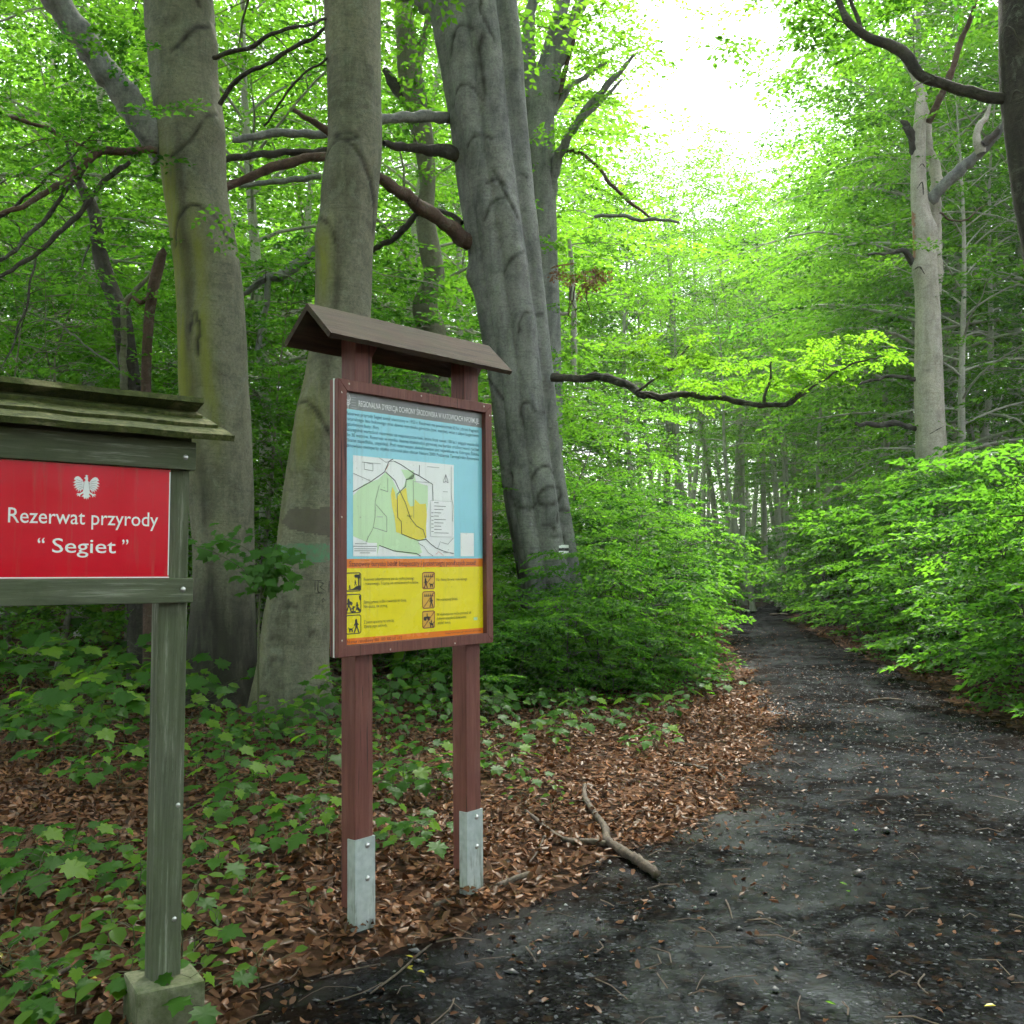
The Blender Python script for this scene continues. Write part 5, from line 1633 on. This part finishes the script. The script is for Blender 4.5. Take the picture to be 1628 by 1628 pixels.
# rule pictograms
def picto(s0, s1, v0, v1, kind, red=False):
    base = rect('pictogram', s0, s1, v0, v1, M['p_yellow'] if not red else M['p_orange_pale'], YP - .0005, YF)
    x0_, zt_ = PXY(s0, v0); x1_, zb_ = PXY(s1, v1)
    def q(u_, v_): return x0_ + u_ * (x1_ - x0_), zt_ - v_ * (zt_ - zb_)
    c = .10
    rim = [(c, 0), (1 - c, 0), (1, c * .8), (1, 1 - c * .8), (1 - c, 1), (c, 1), (0, 1 - c * .8), (0, c * .8), (c, 0)]
    m = MB(); m.line([q(*p) for p in rim], .0042, YP - .0010); m.build('rim', M['p_black'] if not red else M['p_darkred'], base)
    m = MB()
    lay = [0]
    def poly(pts):
        lay[0] += 1; m.flat([q(*p) for p in pts], YP - .0011 - .00006 * lay[0])
    def stroke(pts, wd):
        lay[0] += 1; m.line([q(*p) for p in pts], wd, YP - .0011 - .00006 * lay[0])
    def disc(u_, v_, r):
        asp = (x1_ - x0_) / (zt_ - zb_)
        poly([(u_ + r * math.cos(a_ * .628), v_ + r * asp * math.sin(a_ * .628)) for a_ in range(10)])
    def man(u_, v_, s_, pose=0):
        disc(u_, v_, .075 * s_)
        stroke([(u_, v_ + .10 * s_), (u_ + .02 * s_, v_ + .34 * s_)], .014 * s_)
        stroke([(u_ + .02 * s_, v_ + .34 * s_), (u_ - .12 * s_, v_ + .70 * s_)], .008 * s_)
        stroke([(u_ + .02 * s_, v_ + .34 * s_), (u_ + .12 * s_, v_ + .52 * s_), (u_ + .18 * s_, v_ + .70 * s_)], .008 * s_)
        stroke([(u_, v_ + .13 * s_), (u_ - .14 * s_, v_ + .30 * s_)], .006 * s_)
        stroke([(u_, v_ + .13 * s_), (u_ + .15 * s_, v_ + .26 * s_)], .006 * s_)
    def dog(u_, v_, s_):
        poly([(u_, v_), (u_ + .06 * s_, v_ - .06 * s_), (u_ + .10 * s_, v_ + .02 * s_), (u_ + .34 * s_, v_ + .04 * s_), (u_ + .36 * s_, v_ + .14 * s_), (u_ + .10 * s_, v_ + .14 * s_), (u_ + .06 * s_, v_ + .06 * s_)])
        for k_ in (.11, .15, .30, .34): stroke([(u_ + k_ * s_, v_ + .12 * s_), (u_ + k_ * s_, v_ + .26 * s_)], .004 * s_)
        stroke([(u_ + .35 * s_, v_ + .05 * s_), (u_ + .42 * s_, v_ - .04 * s_)], .004 * s_)
    if kind == 'trail':
        poly([(.12, .95), (.45, .88), (.70, .74), (.97, .70), (.97, .95)])
        poly([(.55, .14), (.66, .07), (.80, .10), (.94, .06), (.96, .30), (.82, .36), (.76, .27), (.60, .26)])
        stroke([(.86, .3), (.86, .72)], .008); man(.62, .42, .38); man(.24, .68, .36)
    elif kind == 'plants':
        man(.17, .28, .85); stroke([(.20, .42), (.36, .50)], .014); man(.74, .46, .55); stroke([(.80, .78), (.95, .92)], .012); stroke([(.48, .90), (.48, .66)], .006); stroke([(.38, .78), (.48, .74), (.58, .68)], .006); stroke([(.34, .93), (.62, .93)], .006); poly([(.86, .10), (.97, .06), (.97, .36), (.90, .30)])
    elif kind == 'leash':
        man(.68, .28, .92); dog(.14, .68, .85)
    elif kind == 'nowood':
        for k_ in range(5): poly([(.12 + .16 * k_, .30), (.18 + .16 * k_, .08), (.26 + .16 * k_, .30)])
        man(.24, .40, .75); dog(.54, .68, .9)
    elif kind == 'nolitter':
        for k_ in range(5): poly([(.12 + .16 * k_, .30), (.18 + .16 * k_, .08), (.26 + .16 * k_, .30)])
        man(.70, .36, .80)
    elif kind == 'noride':
        disc(.20, .44, .13); disc(.50, .44, .13); poly([(.18, .40), (.36, .28), (.52, .40), (.36, .44)]); man(.36, .14, .35); dog(.52, .70, 1.0); man(.70, .56, .4)
    m.build('figure', M['p_black'], base)
    if red:
        m = MB(); m.line([q(.04, .96), q(.96, .04)], .0042, YP - .0030); m.build('slash', M['p_darkred'], base)
M['p_orange_pale'] = prnt('print_pale_orange', (.80, .46, .05), .32)
for (v0, v1, kd) in ((.7187, .790, 'trail'), (.8035, .876, 'plants'), (.8856, .958, 'leash')): picto(.0165, .111, v0, v1, kd)
for (v0, v1, kd) in ((.722, .791, 'nowood'), (.804, .874, 'nolitter'), (.887, .958, 'noride')): picto(.533, .621, v0, v1, kd, True)

# ------------------------------------------------------------------ maple seedlings: every leaf an object of its own
halfm = [(0, 0), (.10, -.07), (.30, -.10), (.27, .03), (.50, .10), (.37, .20), (.41, .31), (.58, .46), (.37, .48), (.27, .53), (.29, .66), (.15, .74), (0, 1.0)]
def maple_mesh(seed):
    r = np.random.default_rng(seed)
    out = halfm + [(-x, y) for x, y in halfm[1:-1][::-1]]
    cen = (0, .30)
    V = [(0, .30, 0)]
    for (x, y) in out:
        rr = math.hypot(x, y - .3)
        V.append((x * r.uniform(.94, 1.06), y * r.uniform(.96, 1.04), .10 * abs(x) - .22 * rr * rr + r.normal() * .018))
    n = len(out)
    F = [(0, 1 + i, 1 + (i + 1) % n) for i in range(n)]
    me = mesh_np('maple_leaf', V, F, {'lr': np.full(len(V), r.random()), 'sr': np.full(len(V), r.random())})
    me.materials.append(M['leaf_pale'] if seed >= 6 else M['leaf_maple'])
    return me
MLEAF = [maple_mesh(s) for s in range(8)]
OLEAF = []
for s_ in range(4):
    V, F, At = leaf_arrays(np.zeros((1, 3)), np.array([[0, 1.0, 0]]), np.array([[0, 0, 1.0]]), np.array([1.0]), np.array([RNG.random()]), np.array([RNG.random()]), .66, 1, .08)
    OLEAF.append(mesh_np('ovate_leaf', V, F, At))
    OLEAF[-1].materials.append(M['leaf_maple'] if s_ < 2 else M['leaf_pale'])


def seedling_proto(H, pairs, ls, seed, spread=.09, kinds=None):
    kinds = kinds or MLEAF
    r = np.random.default_rng(seed)
    root = empty('maple_seedling', (0, 0, 0))
    m = MB()
    bx_, by_ = r.normal() * .16 * H, r.normal() * .16 * H
    stem = catmull([(0, 0, -.05), (bx_ * .3, by_ * .3, H * .5), (bx_, by_, H)], .03)
    m.tube(stem, np.linspace(.003 + .003 * H, .0015, len(stem)), 5)
    lv = []
    for k_ in range(pairs):
        t = 1 - (k_ / max(1, pairs)) * .62
        p = stem[int(t * (len(stem) - 1))]
        a0 = k_ * 1.57 + r.normal() * .35
        for s_ in (0, math.pi):
            a = a0 + s_ + r.normal() * .3
            ln_ = (spread + .035 * k_) * r.uniform(.5, 1.3)
            q = p + np.array([math.cos(a) * ln_, math.sin(a) * ln_, ln_ * r.uniform(-.1, .5)])
            m.tube(catmull([p, (p + q) / 2 + np.array([0, 0, .01]), q], .03), .0013, 4)
            lv.append((q, a, r.uniform(-.5, .1), ls * r.uniform(.6, 1.25)))
    m.build('stem', M['stem_green'], root)
    for (q, a, tilt, s_) in lv:
        o = link('leaf', kinds[r.integers(len(kinds))], None, root)
        o.location = q
        o.rotation_euler = (Matrix.Rotation(.30 + r.normal() * .15, 3, 'X') @ Matrix.Rotation(a - math.pi / 2, 3, 'Z') @ Matrix.Rotation(r.normal() * .22, 3, 'Y') @ Matrix.Rotation(tilt, 3, 'X')).to_euler()
        o.scale = (s_, s_, s_)
    return root


PROTO = [seedling_proto(.13, 4, .075, 1, .05, OLEAF), seedling_proto(.18, 4, .095, 2, .07), seedling_proto(.25, 5, .105, 3, .08), seedling_proto(.09, 3, .060, 4, .045, OLEAF),
         seedling_proto(.45, 9, .135, 5, .12), seedling_proto(.60, 11, .150, 6, .14), seedling_proto(.34, 8, .105, 7, .10, OLEAF + MLEAF[:3])]
used = set()
def seed_at(x, y, kind_, sc, label, group):
    pr = PROTO[kind_]
    if kind_ in used: o = copy_tree(pr)
    else: o = pr; used.add(kind_)
    o.location = (x, y, float(gz(x, y)))
    o.rotation_euler[2] = random.uniform(-.7, .7)
    sc *= 1.15 * random.uniform(.8, 1.2)
    o.scale = (sc, sc, sc)
    tag(o, label, 'seedling', group)
    return o


def seeds(pts, label, group, jitter=0.0):
    for (px, py, kd, sc) in pts:
        g = gnd(px, py)
        seed_at(g.x, g.y, kd, sc, label, group)
        for _r in range(1):
            a_ = random.uniform(0, 6.28); r_ = random.uniform(.12, .30) * (1 if kd < 4 else 1.6)
            seed_at(g.x + r_ * math.cos(a_), g.y + r_ * math.sin(a_), random.choice((0, 1, 3)) if kd < 4 else random.choice((4, 6, 2)), sc * random.uniform(.7, 1.1), label, group)


seeds([(18, 1505, 2, 1.0), (60, 1450, 1, 1.0), (20, 1420, 2, 1.1), (110, 1400, 2, .9), (130, 1500, 0, 1.0), (175, 1530, 0, .9), (60, 1560, 3, 1.2), (120, 1620, 1, .8), (40, 1625, 0, 1.0), (200, 1610, 0, 1), (80, 1600, 3, 1.1), (20, 1590, 3, 1.3), (150, 1460, 1, .9), (220, 1450, 0, 1), (185, 1390, 1, .9), (245, 1580, 3, 1), (215, 1540, 3, 1.1)],
      'small maple seedling in the leaf litter left of the red sign post', 'seedlings left of the red sign post')
seeds([(305, 1600, 3, 1.0), (330, 1530, 0, .8), (310, 1470, 0, 1), (345, 1420, 1, .8), (330, 1360, 1, .9), (380, 1400, 0, .9), (410, 1330, 1, .9), (470, 1350, 2, .8), (350, 1300, 2, .9), (430, 1290, 1, 1), (520, 1370, 1, .9), (640, 1370, 2, .75), (620, 1345, 1, .9), (500, 1310, 0, 1.1), (400, 1450, 3, 1)],
      'small maple seedling between the red sign and the map board', 'seedlings between the signs')
seeds([(320, 1235, 2, 1.1), (360, 1225, 6, .7), (420, 1215, 6, .6), (480, 1225, 6, .7), (350, 1260, 2, 1), (520, 1250, 2, 1.1), (620, 1240, 6, .7), (660, 1250, 2, 1.1), (640, 1290, 2, .9), (690, 1280, 2, .9), (600, 1275, 1, 1), (400, 1190, 6, .7), (450, 1195, 6, .7), (510, 1190, 6, .8), (610, 1190, 6, .8), (660, 1200, 6, .7), (340, 1195, 6, .8), (700, 1195, 6, .7), (680, 1160, 6, .9), (620, 1160, 6, .9)],
      'leafy maple seedling at the foot of the painted beech', 'seedlings below the big trunks')
seeds([(780, 1245, 1, 1.0), (810, 1235, 2, .8), (840, 1262, 1, .8), (790, 1200, 2, .9), (850, 1200, 1, 1), (880, 1180, 2, .9), (920, 1165, 2, 1), (960, 1170, 1, 1), (1040, 1200, 2, .9), (1045, 1205, 1, 1.1), (1000, 1160, 2, .9), (1070, 1150, 2, .9), (1100, 1130, 2, 1), (800, 1170, 6, .8), (850, 1160, 6, .8), (770, 1160, 6, .8), (1110, 1105, 2, 1), (830, 1290, 3, 1), (1150, 1110, 1, 1), (905, 1185, 1, 1)],
      'low green seedling on the brown leaves between the map board and the path', 'seedlings right of the map board')
seeds([(30, 1215, 5, .8), (90, 1225, 4, 1), (150, 1215, 5, .8), (200, 1205, 4, 1), (240, 1190, 5, .8), (110, 1190, 5, .9), (20, 1160, 5, 1), (70, 1150, 5, 1), (140, 1150, 5, 1), (210, 1140, 5, 1.0), (40, 1110, 5, 1.1), (120, 1105, 5, 1.1), (190, 1100, 5, 1.1), (250, 1110, 5, 1), (280, 1150, 4, 1), (0, 1080, 5, 1.3), (90, 1075, 5, 1.3), (180, 1070, 5, 1.3), (260, 1075, 5, 1.2), (130, 1250, 2, 1.1), (190, 1260, 2, 1),
       (110, 1270, 1, 1), (230, 1260, 2, 1), (290, 1215, 2, 1), (50, 1040, 5, 1.5), (160, 1040, 5, 1.5), (240, 1045, 5, 1.4), (290, 1080, 5, 1.1), (-40, 1150, 5, 1.2), (-50, 1250, 4, 1.1), (330, 1145, 4, 1)],
      'broad-leaved maple sapling in the undergrowth seen below the red sign', 'maple undergrowth below the red sign')
seeds([(640, 1110, 5, 1.0), (700, 1105, 5, 1), (600, 1105, 5, 1), (560, 1150, 4, .9), (740, 1120, 5, .9), (790, 1110, 5, .9), (840, 1115, 4, 1), (900, 1120, 4, 1), (960, 1115, 4, 1), (1010, 1115, 4, .9), (760, 1080, 5, 1.1), (680, 1075, 5, 1.1), (610, 1070, 5, 1.2), (820, 1070, 5, 1.1)],
      'maple sapling in the undergrowth behind the map board posts', 'maple undergrowth behind the map board')
# the sapling whose leafy twigs hang in front of the algae-stained trunk
g_ = at(412, 1090, 9.4)
SAP = empty('maple_sapling', (g_.x, 9.4, float(gz(g_.x, 9.4))))
tag(SAP, 'maple sapling with a leafy top in front of the algae-stained beech', 'sapling')
m = MB()
def sp(px, py, dd=0.0): return at(px, py, 9.4 + dd) - SAP.location
m.tube(catmull([(0, 0, -.05), sp(411, 1000), sp(414, 950), sp(422, 900)], .05), .010, 6)
TW = [[(416, 945), (385, 905), (345, 880), (310, 868)], [(418, 925), (400, 880), (370, 862), (345, 855)], [(422, 905), (445, 890), (470, 888)], [(415, 950), (430, 920), (450, 915), (462, 928)], [(418, 930), (430, 900), (440, 870)]]
for k_, tw in enumerate(TW):
    m.tube(catmull([sp(x, y, .12 * (k_ % 3 - 1) * q) for q, (x, y) in enumerate(tw)], .04), .004, 4)
m.build('stem', M['stem_green'], SAP)
rs = np.random.default_rng(77)
for k_ in range(170):
    tw = TW[k_ % 5]
    q = rs.integers(1, len(tw))
    t = rs.random()
    x = tw[q - 1][0] * (1 - t) + tw[q][0] * t + rs.normal() * 14; y = tw[q - 1][1] * (1 - t) + tw[q][1] * t + rs.normal() * 10
    if y > 945: continue
    o = link('leaf', MLEAF[rs.integers(6)], None, SAP)
    o.location = sp(x, y, rs.normal() * .2)
    o.rotation_euler = (Matrix.Rotation(.62 + rs.normal() * .25, 3, 'X') @ Matrix.Rotation(rs.normal() * .25, 3, 'Y') @ Matrix.Rotation(math.pi + rs.normal() * 1.1, 3, 'Z')).to_euler()
    s_ = .11 * rs.uniform(.65, 1.25)
    o.scale = (s_, s_, s_)
#--PART5--
# ------------------------------------------------------------------ leaf litter, gravel, twigs
def scatter(n, x0, x1, y0, y1, dens):
    xs = RNG.uniform(x0, x1, n); ys_ = RNG.uniform(y0, y1, n)
    off = np.maximum(path_l(ys_) - xs, xs - path_r(ys_))
    pr = np.where(off > 0, 1.0, np.maximum(np.exp(off / .22), .22 * np.exp(off / .9)))
    pr *= .45 + .55 * (np.sin(xs * 2.1 + 1.3 * np.sin(ys_ * 1.7)) * np.sin(ys_ * 1.9 + xs) * .5 + .5)
    k_ = RNG.random(n) < pr * dens
    return xs[k_], ys_[k_]
A = [scatter(28000, -5, 2.5, 2.2, 7, 1.0), scatter(34000, -8, 4, 7, 13, 1.0), scatter(16000, -12, 4, 13, 24, 1), scatter(5000, 3.5, 9, 4, 12, .9), scatter(8000, 4, 12, 12, 26, .9)]
lx_ = np.concatenate([a[0] for a in A]); ly_ = np.concatenate([a[1] for a in A])
# single leaves blown onto the path
k_ = 2400
px_ = RNG.uniform(-2.5, 6, k_); py_ = RNG.uniform(2.2, 24, k_)
lx_ = np.concatenate([lx_, px_]); ly_ = np.concatenate([ly_, py_])
n = len(lx_)
az = RNG.uniform(0, 6.28, n); el = RNG.normal(size=n) * .30
D = np.stack([np.cos(az) * np.cos(el), np.sin(az) * np.cos(el), np.sin(el)], 1)
Nn = np.stack([RNG.normal(size=n) * .38, RNG.normal(size=n) * .38, np.ones(n) * np.where(RNG.random(n) < .5, 1, -1)], 1)
Nn -= D * (Nn * D).sum(1)[:, None]; Nn /= np.linalg.norm(Nn, axis=1)[:, None]
S = RNG.uniform(.030, .068, n) * np.where(ly_ > 12, 1.25, 1.0)
B = np.stack([lx_, ly_, gz(lx_, ly_) + .008 + RNG.random(n) * .028 + np.abs(np.sin(el)) * S * .4], 1)
on = (np.maximum(path_l(ly_) - lx_, lx_ - path_r(ly_)) < -.05)
B[:, 2] -= np.where(on, .004, 0); S = np.where(on, S * .7, S)
lr = RNG.random(n); sr = np.clip(RNG.beta(1.6, 2.2, n) - np.where(on, .25, 0), 0, 1)
V, F, At = leaf_arrays(B, D, Nn, S, lr, sr, .58, 1, .22)
tag(link('leaf_litter', mesh_np('leaf_litter', V, F, At), M['litter']), 'brown fallen beech leaves covering the ground beside the path', 'leaf litter', None, 'stuff')
# gravel and grit on the path
n = 7500
gy_ = 2.3 + 14 * RNG.random(n) ** 1.9; gx_ = RNG.uniform(0, 1, n) * (path_r(gy_) - path_l(gy_) - .2) + path_l(gy_) + .1
s = np.exp(RNG.normal(size=n) * .6) * .0050
oct_ = np.array([(1, 0, 0), (0, 1, 0), (-1, 0, 0), (0, -1, 0), (0, 0, .6), (0, 0, -.6)], dtype=float)
of = np.array([(0, 1, 4), (1, 2, 4), (2, 3, 4), (3, 0, 4), (1, 0, 5), (2, 1, 5), (3, 2, 5), (0, 3, 5)])
ang = RNG.uniform(0, 6.28, n)
st = RNG.uniform(.6, 1.5, (n, 1, 1))
ov = oct_[None] * RNG.uniform(.65, 1.3, (n, 6, 1)) * s[:, None, None] * np.concatenate([st, 1 / st, np.ones_like(st)], 2)
ca, sa = np.cos(ang)[:, None], np.sin(ang)[:, None]
ov = np.stack([ov[:, :, 0] * ca - ov[:, :, 1] * sa, ov[:, :, 0] * sa + ov[:, :, 1] * ca, ov[:, :, 2]], 2)
ov += np.stack([gx_, gy_, gz(gx_, gy_) + .012 + s * .2], 1)[:, None, :]
k = NT('path_grit')
gc = k.ramp(k.attr('lr'), [(0, (.020, .019, .018)), (.6, (.055, .054, .052)), (.88, (.11, .11, .11)), (1, (.24, .25, .25))])
M['grit'] = k.pbr(gc, .5)
tag(link('gravel', mesh_np('gravel', ov.reshape(-1, 3), (of[None] + np.arange(n)[:, None, None] * 6).reshape(-1, 3), {'lr': np.repeat(RNG.random(n), 6)}), M['grit']), 'loose grit and small stones on the dark wet path', 'gravel', None, 'stuff')
# fine twigs lying in the litter and on the path
tw = MB()
for q in range(620):
    y = 2.4 + 15 * RNG.random() ** 1.7
    x = RNG.uniform(-.62 * y - .5, .62 * y + .5)
    L = RNG.uniform(.05, .26); a_ = RNG.uniform(0, 6.28); b_ = a_ + RNG.normal() * .5
    z = float(gz(x, y)) + .030
    P = [(x, y, z), (x + L * .5 * math.cos(a_), y + L * .5 * math.sin(a_), z + RNG.uniform(0, .02)), (x + L * .5 * (math.cos(a_) + math.cos(b_)), y + L * .5 * (math.sin(a_) + math.sin(b_)), z)]
    tw.tube(catmull(P, .06), RNG.uniform(.0012, .0034), 4)
M['twig_litter'] = simple('twig_litter', (.10, .070, .045), .85, var=.8, scale=3)
tag(tw.build('twig_litter', M['twig_litter']), 'thin broken twigs strewn over the leaves and the path', 'twigs', None, 'stuff')
# yellow and green leaves lying about
def loose(pts, mat, label, sz, cat='leaf'):
    for (px, py) in pts:
        g = gnd(px, py)
        a_ = random.uniform(0, 6.28)
        Dq = np.array([[math.cos(a_), math.sin(a_), .05]]); Nq = np.array([[.1, .1, 1.0]]); Nq /= np.linalg.norm(Nq)
        V, F, At = leaf_arrays(np.zeros((1, 3)), Dq, Nq, np.array([sz * random.uniform(.7, 1.1)]), np.array([random.random()]), np.array([random.random()]), .62, 1, .1)
        o = link('fallen_leaf', mesh_np('fallen_leaf', V, F, At), M[mat])
        o.location = (g.x, g.y, float(gz(g.x, g.y)) + .026)
        tag(o, label[0], cat, label[1])
loose([(656, 1557), (648, 1553), (663, 1560), (645, 1533)], 'leaf_yellow', ('small yellow leaf on the dark path edge right of the left board post', 'yellow leaves on the path edge'), .035)
loose([(1330, 1610), (1345, 1422), (1360, 1325), (1347, 1413)], 'leaf', ('pale green leaf lying on the dark gravel of the path', 'green leaves on the path'), .05)
loose([(1565, 1613)], 'leaf_yellow', ('yellow-green leaf on the gravel at the lower right corner', None), .05)
loose([(95, 1450), (110, 1440), (5, 1550), (8, 1556), (135, 1580), (97, 1455)], 'leaf_yellow', ('yellow leaf fallen among the seedlings at the lower left', 'yellow leaves among the seedlings'), .055)


def ground_stick(name, pts, label, cat, mat, group=None, parent=None, lift=.02):
    P = []
    for (px, py, wp) in pts:
        g = gnd(px, py)
        wp = wp * (.78 if parent is not None else .85)
        P.append((g.x, g.y, float(gz(g.x, g.y)) + wp / 2 / FPX * g.y + lift, wp / 2 / FPX * g.y))
    o0 = Vector(P[0][:3]) if parent is None else parent.location
    P = [(*P[0][:3], .001)] + P + [(*P[-1][:3], .001)]
    P[0] = tuple(P[1][i] + (P[1][i] - P[2][i]) * .04 for i in range(3)) + (.001,)
    P[-1] = tuple(P[-2][i] + (P[-2][i] - P[-3][i]) * .06 for i in range(3)) + (.001,)
    C = catmull(P, .025)
    m = MB(); m.tube([(c[0] - o0[0], c[1] - o0[1], c[2] - o0[2]) for c in C], np.maximum(C[:, 3], .002), 9, .13)
    # rounded ends
    o = m.build(name, M[mat], parent, True)
    if parent is None:
        o.location = o0
        tag(o, label, cat, group)
    return o
k = NT('fallen_branch_bark')
nz = k.noise(k.coord((1, 1, 1)), 26, 6, .7)
cc = k.mix(k.ramp(nz, [(.35, 0), (.65, 1)]), (.026, .019, .012), (.100, .072, .044))
M['branch_ground'] = k.pbr(cc, .8, k.bump(nz, .7, .012))
FB = empty('fallen_branch', (gnd(968, 1350).x, gnd(968, 1350).y, 0))
tag(FB, 'forked dead branch lying on the leaves beside the path', 'branch')
ground_stick('main_limb', [(930, 1262, 8), (930, 1280, 11), (945, 1302, 12), (962, 1325, 14), (966, 1346, 17), (985, 1360, 19), (1010, 1375, 20), (1030, 1388, 20), (1045, 1398, 16)], None, None, 'branch_ground', parent=FB, lift=.020)
ground_stick('side_limb', [(964, 1350, 12), (940, 1348, 13), (905, 1348, 11), (880, 1337, 9), (855, 1318, 8), (835, 1300, 5)], None, None, 'branch_ground', parent=FB, lift=.020)
ground_stick('broken_stub', [(1018, 1381, 6), (1030, 1384, 5), (1040, 1381, 2)], None, None, 'raw', parent=FB, lift=.05)
for pts_, lab in (([(790, 1418, 10), (815, 1408, 11), (842, 1397, 8)], 'short dark stick on the ground right of the right board post'),
                  ([(690, 1450, 8), (705, 1444, 9), (722, 1438, 7)], 'short dark stick between the feet of the map board'),
                  ([(843, 1378, 3), (855, 1363, 4), (866, 1340, 4)], 'thin bent twig left of the forked branch'),
                  ([(1065, 1222, 4), (1100, 1226, 6), (1135, 1233, 6), (1152, 1242, 4)], 'thin dark stick at the edge of the path above the forked branch'),
                  ([(590, 1595, 3), (635, 1560, 4), (665, 1530, 4), (685, 1512, 3)], 'long straight twig on the dark soil in front of the map board'),
                  ([(510, 1570, 3), (560, 1556, 3), (610, 1545, 2)], 'thin twig lying below the left board post'),
                  ([(836, 1513, 3), (845, 1525, 3), (852, 1536, 2)], 'tiny bent twig on the gravel below the forked branch'),
                  ([(1030, 1416, 3), (1045, 1412, 3), (1060, 1408, 2)], 'tiny twig just below the thick end of the forked branch'),
                  ([(1185, 1470, 3), (1205, 1466, 4), (1232, 1467, 3)], 'short dark twig in the middle of the path'),
                  ([(1154, 1434, 3), (1160, 1448, 3), (1164, 1462, 2)], 'tiny curved twig in the middle of the path'),
                  ([(1605, 1466, 5), (1620, 1470, 6), (1640, 1476, 5)], 'dark stick at the right edge of the path'),
                  ([(1470, 1560, 3), (1460, 1575, 3), (1475, 1590, 2)], 'short twig on the gravel at the lower right'),
                  ([(1380, 1118, 4), (1410, 1116, 4), (1436, 1118, 3)], 'small dark stick on the path below the shrubs'),
                  ([(1225, 990, 4), (1240, 988, 5), (1252, 990, 4)], 'dark stick at the far bend of the path'),
                  ([(70, 1590, 8), (100, 1570, 9), (125, 1555, 6)], 'dark rotten stick among the seedlings at the lower left'),
                  ([(200, 1215, 16), (232, 1218, 18), (262, 1222, 14)], 'rotten log piece behind the red sign post'),
                  ([(420, 1178, 10), (455, 1184, 12), (490, 1180, 8)], 'fallen dark branch at the foot of the painted beech')):
    ground_stick('stick', pts_, lab, 'stick', 'branch_ground', 'sticks on the ground')
#--END--
# ------------------------------------------------------------------ thin moist air of the wood
hz = MB(); hz.box(-430, 430, -430, 640, -3.0, 62)
k = NT('thin_haze')
pv = k.n('ShaderNodeVolumePrincipled')
pv.inputs['Color'].default_value = (.88, .95, .93, 1)
pv.inputs['Density'].default_value = .0006
k.l(pv.outputs[0], k.out.inputs['Volume'])
tag(hz.build('haze', k.m), 'thin pale haze filling the wood', 'haze', None, 'stuff')
scene.cycles.volume_bounces = 0

# keep to thing > part > sub-part: print on print hangs from the printed panel itself
for o in list(scene.objects):
    while o.parent and o.parent.parent and o.parent.parent.parent:
        o.parent = o.parent.parent
